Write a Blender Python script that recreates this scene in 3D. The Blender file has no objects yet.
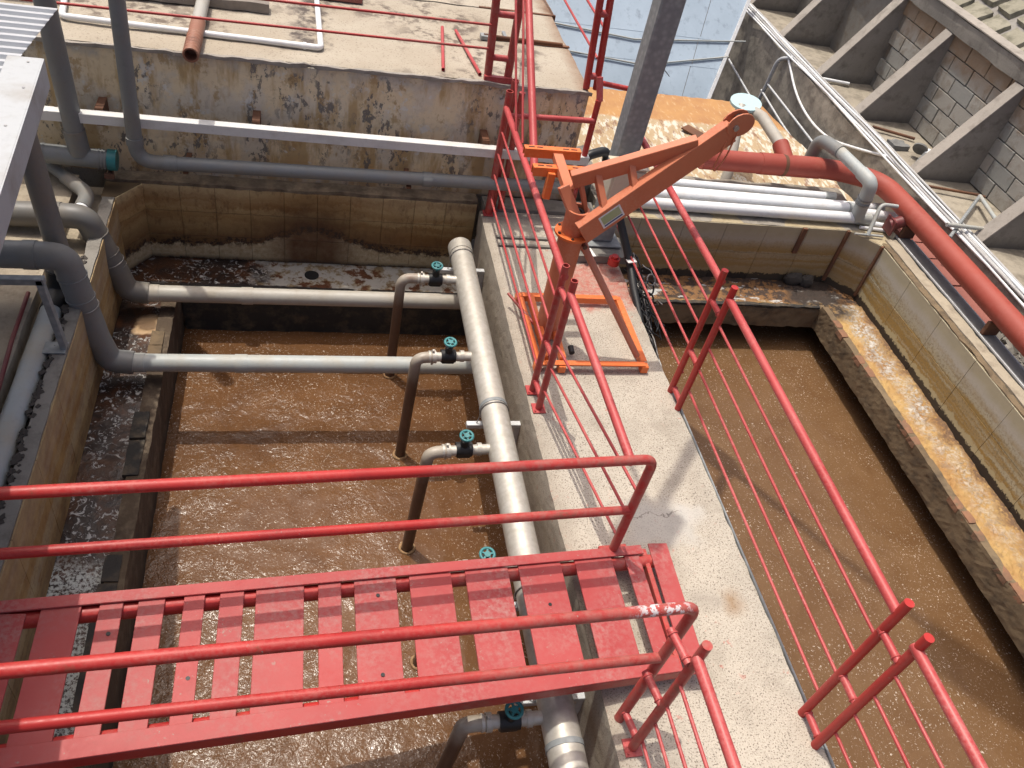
import bpy, bmesh, math, random
from mathutils import Vector, Matrix, noise
random.seed(7)
sc = bpy.context.scene
COL = sc.collection
R = math.radians

# ------------------------------------------------------------------ camera, sky, sun
cam_d = bpy.data.cameras.new('camera')
cam = bpy.data.objects.new('camera', cam_d)
COL.objects.link(cam)
cam_d.sensor_width = 36.0
cam_d.lens = 830.0 * 36.0 / 1024.0
cam_d.clip_start, cam_d.clip_end = 0.05, 500.0
_r, _u, _f = (0.97023441, -0.16658691, 0.17576684), (-0.00947119, 0.69914809, 0.71491415), (0.24198239, 0.69529903, -0.67675976)
cam.matrix_world = Matrix(((_r[0], _u[0], -_f[0], 0.0), (_r[1], _u[1], -_f[1], 0.0), (_r[2], _u[2], -_f[2], 4.0), (0, 0, 0, 1)))
sc.camera = cam
SUN = Vector((-0.165, 0.25, 1.0)).normalized()          # towards the sun
world = bpy.data.worlds.new('World')
sc.world = world
world.use_nodes = True
wt = world.node_tree
bg = wt.nodes['Background']
sky = wt.nodes.new('ShaderNodeTexSky')
sky.sky_type = 'NISHITA'
sky.sun_disc = False
sky.sun_elevation = math.asin(SUN.z)
sky.sun_rotation = math.atan2(SUN.x, SUN.y)
sky.air_density, sky.dust_density, sky.ozone_density = 0.55, 6.0, 0.0
wt.links.new(sky.outputs[0], bg.inputs['Color'])
bg.inputs['Strength'].default_value = 0.15
sun_d = bpy.data.lights.new('sun', 'SUN')
sun_d.energy, sun_d.angle, sun_d.color = 2.45, R(0.53), (1.0, 0.94, 0.84)
sun = bpy.data.objects.new('sun', sun_d)
sun.rotation_euler = SUN.to_track_quat('Z', 'Y').to_euler()
sun.location = SUN * 30
COL.objects.link(sun)
sc.view_settings.view_transform = 'Standard'
sc.view_settings.look = 'None'
sc.view_settings.exposure = 0.28
sc.view_settings.gamma = 1.0

# ------------------------------------------------------------------ material helpers
class NT:
    def __init__(s, name):
        s.m = bpy.data.materials.new(name)
        s.m.use_nodes = True
        s.t = s.m.node_tree
        s.b = s.t.nodes['Principled BSDF']
        g = s.t.nodes.new('ShaderNodeNewGeometry')
        s.P, s.Nrm = g.outputs['Position'], g.outputs['Normal']
        s.xyz = s.t.nodes.new('ShaderNodeSeparateXYZ')
        s.L(s.P, s.xyz.inputs[0])
        s.X, s.Y, s.Z = s.xyz.outputs
    def L(s, a, b): s.t.links.new(a, b)
    def put(s, v, inp):
        if isinstance(v, bpy.types.NodeSocket): s.L(v, inp)
        elif isinstance(v, (tuple, list)) and len(v) == 3 and inp.type == 'RGBA': inp.default_value = (*v, 1)
        else: inp.default_value = v
    def math(s, op, a, b=None, clamp=False):
        n = s.t.nodes.new('ShaderNodeMath'); n.operation = op; n.use_clamp = clamp
        s.put(a, n.inputs[0])
        if b is not None: s.put(b, n.inputs[1])
        return n.outputs[0]
    def vec(s, sx, sy, sz, src=None):
        n = s.t.nodes.new('ShaderNodeVectorMath'); n.operation = 'MULTIPLY'
        s.L(src or s.P, n.inputs[0]); n.inputs[1].default_value = (sx, sy, sz)
        return n.outputs[0]
    def noise(s, scale, detail=4, rough=0.55, vec=None, dist=0.0):
        n = s.t.nodes.new('ShaderNodeTexNoise')
        n.inputs['Scale'].default_value = scale; n.inputs['Detail'].default_value = detail
        n.inputs['Roughness'].default_value = rough; n.inputs['Distortion'].default_value = dist
        s.L(vec or s.P, n.inputs['Vector'])
        return n.outputs['Fac']
    def vor(s, scale, vec=None, feature='F1', out='Distance'):
        n = s.t.nodes.new('ShaderNodeTexVoronoi'); n.feature = feature
        n.inputs['Scale'].default_value = scale
        s.L(vec or s.P, n.inputs['Vector'])
        return n.outputs[out]
    def ramp(s, fac, lo, hi, a=0.0, b=1.0):
        n = s.t.nodes.new('ShaderNodeMapRange'); n.clamp = True
        s.put(fac, n.inputs[0])
        for i, v in ((1, lo), (2, hi), (3, a), (4, b)): n.inputs[i].default_value = v
        return n.outputs[0]
    def mix(s, fac, a, b, mode='MIX'):
        n = s.t.nodes.new('ShaderNodeMix'); n.data_type = 'RGBA'; n.blend_type = mode
        s.put(fac, n.inputs[0]); s.put(a, n.inputs[6]); s.put(b, n.inputs[7])
        return n.outputs[2]
    def comb(s, x, y, z):
        n = s.t.nodes.new('ShaderNodeCombineXYZ')
        for i, v in enumerate((x, y, z)): s.put(v, n.inputs[i])
        return n.outputs[0]
    def ragged(s, kz, kx, a1=0.12, a2=0.06):
        """1-D banding in height whose edges are broken up by noise"""
        z = s.math('ADD', s.Z, s.math('ADD', s.math('MULTIPLY', s.math('SUBTRACT', s.noise(7, 4, 0.6), 0.5), a1), s.math('MULTIPLY', s.math('SUBTRACT', s.noise(45, 4, 0.7), 0.5), a2)))
        return s.noise(1, 3, 0.6, s.comb(s.math('MULTIPLY', s.X, kx), s.math('MULTIPLY', s.Y, kx), s.math('MULTIPLY', z, kz)))
    def rnd(s):
        return s.t.nodes.new('ShaderNodeObjectInfo').outputs['Random']
    def box(s, x0, x1, y0, y1, soft=0.05, wob=0.0):
        """soft-edged plan rectangle mask in world metres"""
        X, Y = s.X, s.Y
        if wob:
            n = s.noise(6, 3)
            X = s.math('ADD', X, s.math('MULTIPLY', s.math('SUBTRACT', n, 0.5), wob))
            Y = s.math('ADD', Y, s.math('MULTIPLY', s.math('SUBTRACT', n, 0.5), wob))
        m = s.math('MULTIPLY', s.ramp(X, x0 - soft, x0 + soft), s.ramp(X, x1 - soft, x1 + soft, 1, 0))
        m2 = s.math('MULTIPLY', s.ramp(Y, y0 - soft, y0 + soft), s.ramp(Y, y1 - soft, y1 + soft, 1, 0))
        return s.math('MULTIPLY', m, m2)
    def bump(s, h, strength=0.3, dist=0.01, prev=None):
        n = s.t.nodes.new('ShaderNodeBump')
        n.inputs['Strength'].default_value = strength; n.inputs['Distance'].default_value = dist
        s.L(h, n.inputs['Height'])
        if prev is not None: s.L(prev, n.inputs['Normal'])
        return n.outputs[0]
    def done(s, color, rough=0.7, metal=0.0, normal=None, spec=None, coat=None):
        s.put(color, s.b.inputs['Base Color']); s.put(rough, s.b.inputs['Roughness']); s.put(metal, s.b.inputs['Metallic'])
        if normal is not None: s.L(normal, s.b.inputs['Normal'])
        if spec is not None: s.put(spec, s.b.inputs['Specular IOR Level'])
        if coat is not None: s.b.inputs['Coat Weight'].default_value = coat; s.b.inputs['Coat Roughness'].default_value = 0.25
        return s.m

def paint(name, base, dark, fade, chip=(0.3, 0.26, 0.22), chip_amt=0.7, rough=0.38, scale=9, worn=False):
    n = NT(name)
    a = n.noise(scale, 5, 0.6); b = n.noise(scale * 6, 4, 0.65)
    c = n.mix(n.ramp(n.noise(scale * 0.35, 3, 0.55), 0.40, 0.70), base, dark)
    up = n.math('MULTIPLY', n.ramp(b, 0.4, 0.75), n.ramp(n.noise(2.2, 3), 0.38, 0.65))
    c = n.mix(n.math('MULTIPLY', up, 0.75), c, fade)
    ch = n.math('MULTIPLY', n.ramp(n.noise(38, 5, 0.7), chip_amt, chip_amt + 0.04), n.ramp(n.noise(3, 2), 0.45, 0.6))
    c = n.mix(ch, c, chip)
    if worn:
        dusty = n.math('MULTIPLY', n.math('MULTIPLY', n.ramp(n.X, 0.55, 0.75), n.ramp(n.X, 1.9, 2.0, 1, 0)), n.ramp(n.noise(20, 4, 0.7), 0.42, 0.62, 0.15, 0.7))
        c = n.mix(dusty, c, (0.36, 0.13, 0.105))
        bare = n.math('MULTIPLY', n.math('MULTIPLY', n.box(1.40, 1.66, 1.60, 1.86, 0.05), n.ramp(n.Z, 0.925, 0.94)), n.ramp(n.noise(30, 4, 0.7), 0.50, 0.55))
        c = n.mix(bare, c, (0.62, 0.56, 0.56))
        rusty = n.math('MULTIPLY', n.ramp(n.noise(5, 5, 0.75), 0.62, 0.68), 0.6)
        c = n.mix(rusty, c, (0.22, 0.07, 0.04))
    rg = n.ramp(b, 0.3, 0.8, rough, rough + 0.22)
    return n.done(c, rg, 0.0, n.bump(b, 0.12, 0.004))

def pvc(name, base, dust, rough=0.42, amt=(0.45, 0.75), streak=None):
    n = NT(name)
    a = n.noise(4, 5, 0.6); b = n.noise(30, 4, 0.6)
    c = n.mix(n.ramp(a, amt[0], amt[1], 0, 0.85), base, dust)
    c = n.mix(n.ramp(b, 0.55, 0.8, 0, 0.25), c, tuple(v * 0.45 for v in base))
    return n.done(c, n.ramp(a, 0.3, 0.7, rough, rough + 0.2), 0, n.bump(b, 0.06, 0.003))

def metal(name, base, spot, rough=0.4, met=0.7):
    n = NT(name)
    a = n.noise(14, 5, 0.65); v = n.vor(22)
    c = n.mix(n.ramp(a, 0.35, 0.72), base, spot)
    c = n.mix(n.ramp(v, 0.1, 0.6, 0.12, 0), c, (0.9, 0.9, 0.9))
    return n.done(c, n.ramp(a, 0.3, 0.7, rough, rough + 0.2), met, n.bump(a, 0.05, 0.003))

M = {}
M['red'] = paint('red_paint', (0.45, 0.026, 0.022), (0.34, 0.018, 0.016), (0.46, 0.14, 0.115), chip_amt=0.66, worn=True)
M['red_faded'] = paint('sun_faded_red_paint', (0.47, 0.07, 0.068), (0.38, 0.036, 0.036), (0.52, 0.20, 0.18), chip_amt=0.655)
M['red_deck'] = paint('walked_red_paint', (0.40, 0.058, 0.055), (0.34, 0.036, 0.036), (0.38, 0.235, 0.21), chip=(0.33, 0.2, 0.17), chip_amt=0.62, rough=0.5, scale=6)
M['pipe_red'] = paint('matt_red_pipe_paint', (0.33, 0.058, 0.036), (0.27, 0.043, 0.028), (0.36, 0.11, 0.08), chip_amt=0.70, rough=0.55, scale=3)
M['orange'] = paint('orange_paint', (0.57, 0.18, 0.085), (0.50, 0.145, 0.066), (0.58, 0.27, 0.165), chip_amt=0.74, rough=0.42)
M['orange_bright'] = paint('bright_orange_paint', (0.74, 0.17, 0.035), (0.66, 0.135, 0.03), (0.74, 0.28, 0.12), chip_amt=0.74)
M['salmon'] = paint('salmon_weathered_paint', (0.50, 0.19, 0.12), (0.44, 0.15, 0.09), (0.5, 0.28, 0.2), rough=0.5)
M['pvc_grey'] = pvc('grey_plastic_pipe', (0.195, 0.207, 0.207), (0.22, 0.205, 0.175))
M['pvc_dusty'] = pvc('dusty_grey_plastic_pipe', (0.17, 0.18, 0.18), (0.22, 0.19, 0.15), amt=(0.35, 0.6))
M['pvc_shade'] = pvc('shade_toned_grey_pipe', (0.135, 0.135, 0.13), (0.17, 0.15, 0.12), amt=(0.4, 0.65))  # darker copy of the grey pipe; roof shade put into the colour
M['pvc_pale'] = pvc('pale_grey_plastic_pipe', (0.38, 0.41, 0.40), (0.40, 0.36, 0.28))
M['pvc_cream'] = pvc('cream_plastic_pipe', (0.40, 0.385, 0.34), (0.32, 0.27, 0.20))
M['pvc_white'] = pvc('white_plastic_pipe', (0.74, 0.76, 0.77), (0.62, 0.58, 0.5), amt=(0.5, 0.85))
M['steel'] = metal('dull_stainless_steel', (0.55, 0.53, 0.47), (0.42, 0.39, 0.33), 0.42, 0.45)
M['galv'] = metal('galvanised_steel', (0.25, 0.272, 0.275), (0.225, 0.24, 0.243), 0.55, 0.2)
M['galv_pale'] = metal('pale_galvanised_steel', (0.55, 0.57, 0.58), (0.46, 0.47, 0.48), 0.45, 0.35)  # paler steel tone for brackets, trims and the tube frame
M['beam_white'] = pvc('whitewashed_steel', (0.70, 0.71, 0.69), (0.50, 0.48, 0.43), amt=(0.5, 0.8))
M['black'] = pvc('black_plastic', (0.012, 0.013, 0.014), (0.05, 0.045, 0.04), amt=(0.55, 0.8))
M['teal'] = paint('teal_enamel', (0.03, 0.20, 0.21), (0.02, 0.13, 0.14), (0.12, 0.3, 0.3), chip_amt=0.72)
M['cable_grey'] = pvc('weathered_cable', (0.42, 0.42, 0.41), (0.3, 0.28, 0.25))
M['blue_cap'] = pvc('pale_blue_plastic', (0.42, 0.60, 0.62), (0.4, 0.5, 0.5))
M['hose'] = pvc('dark_red_hose', (0.16, 0.03, 0.03), (0.2, 0.09, 0.07))
M['terracotta'] = pvc('brown_ribbed_hose', (0.27, 0.11, 0.065), (0.3, 0.17, 0.11))
M['cream_box'] = pvc('cream_box_paint', (0.56, 0.52, 0.42), (0.6, 0.42, 0.18), amt=(0.6, 0.75))
M['glass_dark'] = pvc('lamp_glass', (0.05, 0.05, 0.05), (0.1, 0.1, 0.1), rough=0.1)
M['tag'] = pvc('white_paper_tag', (0.72, 0.72, 0.70), (0.5, 0.5, 0.48), amt=(0.7, 0.9))
M['decal_green'] = pvc('green_print', (0.35, 0.42, 0.22), (0.45, 0.45, 0.3))
M['decal_blue'] = pvc('blue_print', (0.03, 0.09, 0.22), (0.1, 0.1, 0.2))
M['bolt'] = metal('zinc_bolt', (0.5, 0.5, 0.5), (0.35, 0.33, 0.3), 0.3, 0.8)
M['wire'] = metal('wire', (0.35, 0.34, 0.32), (0.2, 0.18, 0.16), 0.4, 0.6)
M['wood'] = pvc('grey_timber', (0.24, 0.21, 0.18), (0.14, 0.12, 0.10), rough=0.8)

def m_riser():
    n = NT('stained_riser_pipe')
    a = n.noise(9, 5); z = n.math('ADD', n.Z, n.math('MULTIPLY', a, 0.16))
    c = n.mix(n.ramp(z, -0.34, -0.06), (0.10, 0.055, 0.035), (0.36, 0.32, 0.26))
    c = n.mix(n.ramp(a, 0.5, 0.7, 0, 0.6), c, (0.16, 0.085, 0.05))
    return n.done(c, 0.45, 0, n.bump(a, 0.2, 0.006))
M['riser'] = m_riser()

def m_walk():
    n = NT('pebbledash_concrete')
    big = n.noise(1.3, 5, 0.6); mid = n.noise(9, 4, 0.6)
    c = n.mix(n.ramp(big, 0.35, 0.7), (0.48, 0.435, 0.36), (0.41, 0.37, 0.305))
    c = n.mix(n.ramp(mid, 0.52, 0.78, 0, 0.5), c, (0.31, 0.275, 0.225))
    sp = n.noise(108, 2, 0.65)
    sk = n.ramp(sp, 0.56, 0.63, 0, 0.85)
    c = n.mix(sk, c, (0.11, 0.085, 0.065))
    sk2 = n.ramp(n.noise(110, 2, 0.5), 0.34, 0.42, 0.45, 0)
    c = n.mix(sk2, c, (0.64, 0.58, 0.48))
    red = n.ramp(n.math('MULTIPLY', n.ramp(n.noise(16, 3), 0.64, 0.68), n.ramp(n.noise(2.5, 2), 0.5, 0.62)), 0, 1, 0, 0.6)
    c = n.mix(red, c, (0.45, 0.13, 0.10))
    dirt = n.math('MULTIPLY', n.ramp(n.noise(2.6, 5, 0.7), 0.50, 0.66), 0.4)
    c = n.mix(dirt, c, (0.27, 0.235, 0.185))
    # grey dirt along the slab's left edge and the worn red paint patch by the crane
    edge = n.ramp(n.math('ADD', n.X, n.math('MULTIPLY', mid, 0.12)), 1.58, 1.70, 0.55, 0)
    c = n.mix(edge, c, (0.26, 0.22, 0.17))
    patch = n.math('MULTIPLY', n.box(2.08, 2.66, 5.02, 5.62, 0.05, 0.5), n.ramp(n.noise(22, 4, 0.7), 0.28, 0.62, 1, 0.35))
    c = n.mix(patch, c, (0.42, 0.10, 0.07))
    # smooth mortar repair with a crack
    rep = n.box(1.98, 2.42, 2.72, 3.02, 0.05, 0.25)
    c = n.mix(n.math('MULTIPLY', rep, 0.6), c, (0.42, 0.41, 0.38))
    rep2 = n.box(2.33, 2.50, 2.88, 3.00, 0.03, 0.15)
    c = n.mix(n.math('MULTIPLY', rep2, 0.35), c, (0.54, 0.53, 0.50))
    rust = n.box(2.42, 2.50, 2.22, 2.36, 0.04, 0.12)
    c = n.mix(n.math('MULTIPLY', rust, 0.8), c, (0.26, 0.16, 0.08))
    stain = n.box(2.16, 2.40, 2.26, 2.36, 0.05, 0.12)
    c = n.mix(n.math('MULTIPLY', stain, 0.5), c, (0.27, 0.24, 0.2))
    wob = n.noise(5, 4, 0.7)
    ln = n.math('ABSOLUTE', n.math('SUBTRACT', n.Y, n.math('ADD', 2.83, n.math('MULTIPLY', wob, 0.22))))
    crack = n.math('MULTIPLY', n.ramp(ln, 0.003, 0.006, 1, 0), n.box(1.93, 2.34, 2.5, 3.3, 0.05))
    c = n.mix(n.math('MULTIPLY', crack, 0.7), c, (0.12, 0.10, 0.09))
    # splashed brown lower flanks
    side = n.ramp(n.math('ADD', n.Z, n.math('MULTIPLY', mid, 0.25)), -0.95, -0.10, 0.85, 0)
    c = n.mix(side, c, (0.20, 0.14, 0.08))
    h = n.math('ADD', n.math('MULTIPLY', sp, 0.7), n.math('MULTIPLY', mid, 0.5))
    return n.done(c, 0.92, 0, n.bump(h, 0.55, 0.006))
M['walk'] = m_walk()

def m_terrace():
    n = NT('weathered_terrace_concrete')
    big = n.noise(1.6, 5, 0.6); mid = n.noise(8, 5, 0.65); sp = n.noise(70, 2)
    c = n.mix(n.ramp(big, 0.35, 0.7), (0.42, 0.375, 0.30), (0.34, 0.29, 0.22))
    c = n.mix(n.ramp(sp, 0.60, 0.68, 0, 0.6), c, (0.13, 0.10, 0.075))
    wet = n.math('MULTIPLY', n.ramp(mid, 0.48, 0.58), n.ramp(n.noise(1.1, 3), 0.5, 0.58))
    c = n.mix(n.math('MULTIPLY', wet, 0.8), c, (0.10, 0.075, 0.06))
    d1 = n.math('MULTIPLY', n.box(-0.12, 0.16, 6.92, 8.6, 0.05, 0.5), n.ramp(mid, 0.40, 0.55))
    c = n.mix(n.math('MULTIPLY', d1, 0.9), c, (0.07, 0.055, 0.05))
    d2 = n.math('MULTIPLY', n.box(-1.2, -0.6, 6.95, 7.25, 0.08, 0.4), n.ramp(mid, 0.42, 0.6))
    c = n.mix(n.math('MULTIPLY', d2, 0.7), c, (0.12, 0.09, 0.07))
    rust = n.math('MULTIPLY', n.ramp(n.math('ADD', n.X, n.math('MULTIPLY', mid, 0.15)), 2.30, 2.46), 0.75)
    c = n.mix(rust, c, (0.20, 0.10, 0.05))
    return n.done(c, 0.93, 0, n.bump(n.math('ADD', sp, mid), 0.5, 0.006))
M['terrace'] = m_terrace()

def m_peel():
    n = NT('peeling_cream_paint')
    st = n.noise(2.2, 5, 0.62, n.vec(2.2, 2.2, 0.5)); bl = n.noise(3.2, 5, 0.6, n.vec(1, 1, 0.8)); fine = n.noise(26, 5, 0.7)
    c = n.mix(n.ramp(bl, 0.46, 0.54), (0.74, 0.62, 0.42), (0.66, 0.59, 0.465))
    c = n.mix(n.math('MULTIPLY', n.ramp(st, 0.50, 0.60), 0.85), c, (0.46, 0.31, 0.135))
    c = n.mix(n.math('MULTIPLY', n.ramp(fine, 0.52, 0.7), 0.35), c, (0.36, 0.28, 0.17))
    # ragged dark mould where the paint is gone
    mo = n.math('MULTIPLY', n.ramp(n.noise(13, 5, 0.72, n.vec(1.3, 1.3, 0.7)), 0.545, 0.575), n.ramp(n.noise(1.7, 3, 0.5, n.vec(1.6, 1, 0.45)), 0.47, 0.55))
    c = n.mix(n.math('MULTIPLY', mo, 0.9), c, (0.16, 0.15, 0.14))
    top = n.math('MULTIPLY', n.ramp(n.math('SUBTRACT', n.Z, n.math('MULTIPLY', n.noise(9, 4), 0.22)), 0.84, 0.93), 0.75)
    c = n.mix(n.math('MULTIPLY', top, n.ramp(bl, 0.35, 0.55)), c, (0.36, 0.36, 0.35))
    oc2 = n.math('MULTIPLY', n.ramp(n.noise(5.5, 5, 0.7, n.vec(1, 1, 0.7)), 0.56, 0.62), 0.7)
    c = n.mix(oc2, c, (0.40, 0.26, 0.11))
    wh = n.math('MULTIPLY', n.ramp(n.noise(7, 5, 0.7), 0.60, 0.66), 0.7)
    c = n.mix(wh, c, (0.66, 0.66, 0.63))
    low = n.ramp(n.math('ADD', n.Z, n.math('MULTIPLY', fine, 0.15)), 0.02, 0.30, 0.7, 0)
    c = n.mix(low, c, (0.25, 0.165, 0.085))
    h = n.math('SUBTRACT', bl, n.math('MULTIPLY', mo, 0.6))
    return n.done(c, 0.85, 0, n.bump(n.math('ADD', h, n.math('MULTIPLY', fine, 0.3)), 0.5, 0.008))
M['peel'] = m_peel()

def m_tile_left():
    n = NT('brown_stained_tile')
    fine = n.noise(30, 5, 0.7); nz = n.noise(7, 5, 0.7); band = n.ragged(9, 0.5, 0.16, 0.10)
    dx = n.math('DIVIDE', n.math('SUBTRACT', n.X, 0.06), 0.42)
    hump = n.math('POWER', 2.718, n.math('MULTIPLY', n.math('MULTIPLY', dx, dx), -1.0))
    hump = n.math('MULTIPLY', hump, n.ramp(n.Y, 6.2, 6.4))
    zb = n.math('ADD', n.math('ADD', -0.585, n.math('MULTIPLY', hump, 0.19)), n.math('ADD', n.math('MULTIPLY', n.math('SUBTRACT', nz, 0.5), 0.20), n.math('MULTIPLY', n.math('SUBTRACT', fine, 0.5), 0.07)))
    d = n.math('SUBTRACT', n.Z, zb)
    upper = n.mix(n.ramp(band, 0.35, 0.65), (0.48, 0.34, 0.15), (0.26, 0.13, 0.038))
    upper = n.mix(n.math('MULTIPLY', n.ramp(d, 0.05, 0.40, 1.0, 0), n.math('ADD', n.ramp(n.X, -0.6, 0.9, 0.75, 0.5), n.math('MULTIPLY', hump, 0.45)), True), upper, (0.075, 0.032, 0.010))
    upper = n.mix(n.math('MULTIPLY', n.ramp(d, 0.36, 0.6), n.ramp(band, 0.3, 0.6, 0.85, 0.4)), upper, (0.66, 0.54, 0.32))
    lower = n.mix(n.ramp(fine, 0.35, 0.7), (0.58, 0.50, 0.33), (0.36, 0.27, 0.14))
    lower = n.mix(n.math('MULTIPLY', n.ramp(hump, 0.30, 0.85), n.ramp(nz, 0.3, 0.6, 1, 0.85)), lower, (0.085, 0.030, 0.007))
    c = n.mix(n.ramp(d, -0.008, 0.008), lower, upper)
    grime = n.math('MULTIPLY', n.ramp(n.noise(11, 5, 0.75, n.vec(1.6, 1.6, 0.7)), 0.52, 0.68), n.ramp(d, -0.02, 0.05, 0.15, 0.55))
    c = n.mix(grime, c, (0.11, 0.052, 0.02))
    line = n.math('MULTIPLY', n.ramp(n.math('ABSOLUTE', n.math('SUBTRACT', d, 0.015)), 0.02, 0.05, 1, 0), n.ramp(fine, 0.45, 0.52))
    c = n.mix(line, c, (0.025, 0.015, 0.012))
    bot = n.math('MULTIPLY', n.ramp(n.math('ADD', n.Z, n.math('MULTIPLY', fine, 0.08)), -0.70, -0.655, 1, 0), 1.0)
    c = n.mix(bot, c, (0.03, 0.022, 0.018))
    c = n.mix(n.ramp(n.rnd(), 0, 1, 0.0, 0.16), c, (0.2, 0.12, 0.06))
    return n.done(c, n.ramp(nz, 0.3, 0.7, 0.4, 0.7), 0, n.bump(fine, 0.2, 0.004))
M['tile_left'] = m_tile_left()

def m_tile_right():
    n = NT('ochre_streaked_tile')
    fine = n.noise(28, 5, 0.72); nz = n.noise(6, 5, 0.7); b1 = n.ragged(11, 0.3, 0.07, 0.07); b2 = n.noise(3, 5, 0.7, n.vec(1, 1, 6))
    z = n.math('ADD', n.Z, n.math('MULTIPLY', n.math('SUBTRACT', nz, 0.5), 0.10))
    c = n.mix(n.ramp(nz, 0.35, 0.65), (0.45, 0.405, 0.28), (0.41, 0.37, 0.26))
    c = n.mix(n.math('MULTIPLY', n.ramp(z, -0.30, -0.16, 0, 1), n.ramp(z, -0.16, -0.08, 0.75, 0)), c, (0.50, 0.48, 0.43))
    oc = n.math('MULTIPLY', n.ramp(b1, 0.42, 0.52), n.ramp(z, -0.30, -0.18, 1, 0))
    c = n.mix(n.math('MULTIPLY', oc, 0.95), c, (0.31, 0.19, 0.045))
    gr = n.math('MULTIPLY', n.ramp(n.noise(42, 4, 0.75), 0.50, 0.58), n.math('MULTIPLY', n.ramp(z, -0.27, -0.13, 1, 0), n.ramp(b2, 0.36, 0.5)))
    c = n.mix(n.math('MULTIPLY', gr, 0.65), c, (0.20, 0.15, 0.08))
    pale = n.math('MULTIPLY', n.ramp(n.math('ADD', n.Z, n.math('MULTIPLY', n.math('SUBTRACT', nz, 0.5), 0.22)), -0.54, -0.53, 1, 0), 0.85)
    c = n.mix(pale, c, (0.44, 0.385, 0.235))
    bkw = n.math('MULTIPLY', n.ramp(n.Y, 6.12, 6.2), n.ramp(n.math('ADD', n.Z, n.math('MULTIPLY', b1, 0.3)), -0.45, 0.1, 0.8, 0.15))
    c = n.mix(bkw, c, (0.33, 0.21, 0.085))
    bot = n.ramp(n.math('ADD', n.Z, n.math('MULTIPLY', n.math('SUBTRACT', fine, 0.5), 0.12)), -0.585, -0.575, 1, 0)
    c = n.mix(bot, c, (0.03, 0.022, 0.016))
    lft = n.math('MULTIPLY', n.ramp(n.X, -1.3, -1.2, 1, 0), n.ramp(b1, 0.3, 0.65, 0.45, 0.95))
    c = n.mix(lft, c, n.mix(n.ramp(nz, 0.4, 0.6), (0.42, 0.27, 0.10), (0.27, 0.145, 0.05)))
    c = n.mix(n.ramp(n.rnd(), 0, 1, 0.0, 0.12), c, (0.25, 0.2, 0.12))
    return n.done(c, 0.7, 0, n.bump(n.math('ADD', fine, b1), 0.25, 0.005))
M['tile_right'] = m_tile_right()

def m_grout():
    n = NT('dark_grout')
    a = n.noise(12, 4)
    return n.done(n.mix(a, (0.11, 0.075, 0.04), (0.17, 0.12, 0.065)), 0.9)
M['grout'] = m_grout()

def m_conc(name, a, b, dark, mould=0.62, bump=0.5, low=None):
    n = NT(name)
    big = n.noise(1.4, 5, 0.6); mid = n.noise(7, 5, 0.65); fine = n.noise(45, 4, 0.65)
    c = n.mix(n.ramp(big, 0.35, 0.68), a, b)
    c = n.mix(n.ramp(mid, mould - 0.12, mould + 0.1, 0, 0.75), c, dark)
    c = n.mix(n.ramp(fine, 0.55, 0.75, 0, 0.4), c, tuple(v * 0.5 for v in a))
    if low: c = n.mix(n.ramp(n.math('ADD', n.Z, n.math('MULTIPLY', mid, 0.2)), low[0], low[1], 0.85, 0), c, low[2])
    return n.done(c, 0.92, 0, n.bump(n.math('ADD', mid, n.math('MULTIPLY', fine, 0.5)), bump, 0.01))
M['grout_pale'] = m_conc('pale_grout', (0.42, 0.36, 0.24), (0.36, 0.29, 0.17), (0.24, 0.17, 0.09))
M['conc_beige'] = m_conc('beige_concrete', (0.40, 0.345, 0.255), (0.32, 0.275, 0.21), (0.16, 0.125, 0.09))
M['conc_grey'] = m_conc('grey_concrete', (0.25, 0.235, 0.205), (0.19, 0.18, 0.16), (0.10, 0.09, 0.075))
M['conc_kerb'] = m_conc('slate_grey_cement', (0.20, 0.205, 0.20), (0.16, 0.16, 0.155), (0.11, 0.11, 0.105), bump=0.3)
M['conc_lit'] = m_conc('sunlit_toned_concrete', (0.37, 0.335, 0.29), (0.30, 0.275, 0.24), (0.18, 0.16, 0.135))  # lighter concrete for up-facing parts; sunlight put into the colour
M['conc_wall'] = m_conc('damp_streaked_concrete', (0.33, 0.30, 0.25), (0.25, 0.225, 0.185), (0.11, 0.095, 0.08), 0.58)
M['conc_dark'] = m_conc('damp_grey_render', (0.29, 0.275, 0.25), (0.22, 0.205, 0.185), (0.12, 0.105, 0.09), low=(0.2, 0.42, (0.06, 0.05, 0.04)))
M['yard'] = m_conc('yard_cement', (0.36, 0.32, 0.25), (0.27, 0.24, 0.19), (0.15, 0.13, 0.10), 0.58)
def m_block():
    n = NT('grey_green_block')
    a = n.noise(6, 5, 0.65); f = n.noise(40, 4, 0.65); r_ = n.rnd()
    c = n.mix(r_, (0.37, 0.35, 0.305), (0.28, 0.285, 0.265))
    c = n.mix(n.ramp(a, 0.5, 0.7, 0, 0.6), c, (0.17, 0.13, 0.09))
    up = n.math('MULTIPLY', n.ramp(n.math('ADD', n.Z, n.math('MULTIPLY', a, 0.5)), 1.15, 1.45), 0.75)
    c = n.mix(up, c, (0.24, 0.155, 0.085))
    return n.done(c, 0.92, 0, n.bump(n.math('ADD', a, n.math('MULTIPLY', f, 0.6)), 0.7, 0.012))
M['block'] = m_block()
M['block_core'] = m_conc('block_mortar', (0.22, 0.205, 0.18), (0.17, 0.16, 0.14), (0.14, 0.105, 0.07), 0.62)
M['stone'] = m_conc('mossy_stone', (0.30, 0.28, 0.215), (0.22, 0.205, 0.15), (0.09, 0.085, 0.055), 0.58)
M['earth'] = m_conc('dark_earth', (0.07, 0.06, 0.05), (0.05, 0.045, 0.04), (0.03, 0.028, 0.025))
M['slate'] = m_conc('wet_slate', (0.04, 0.037, 0.033), (0.025, 0.024, 0.022), (0.13, 0.10, 0.065), 0.60)
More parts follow.
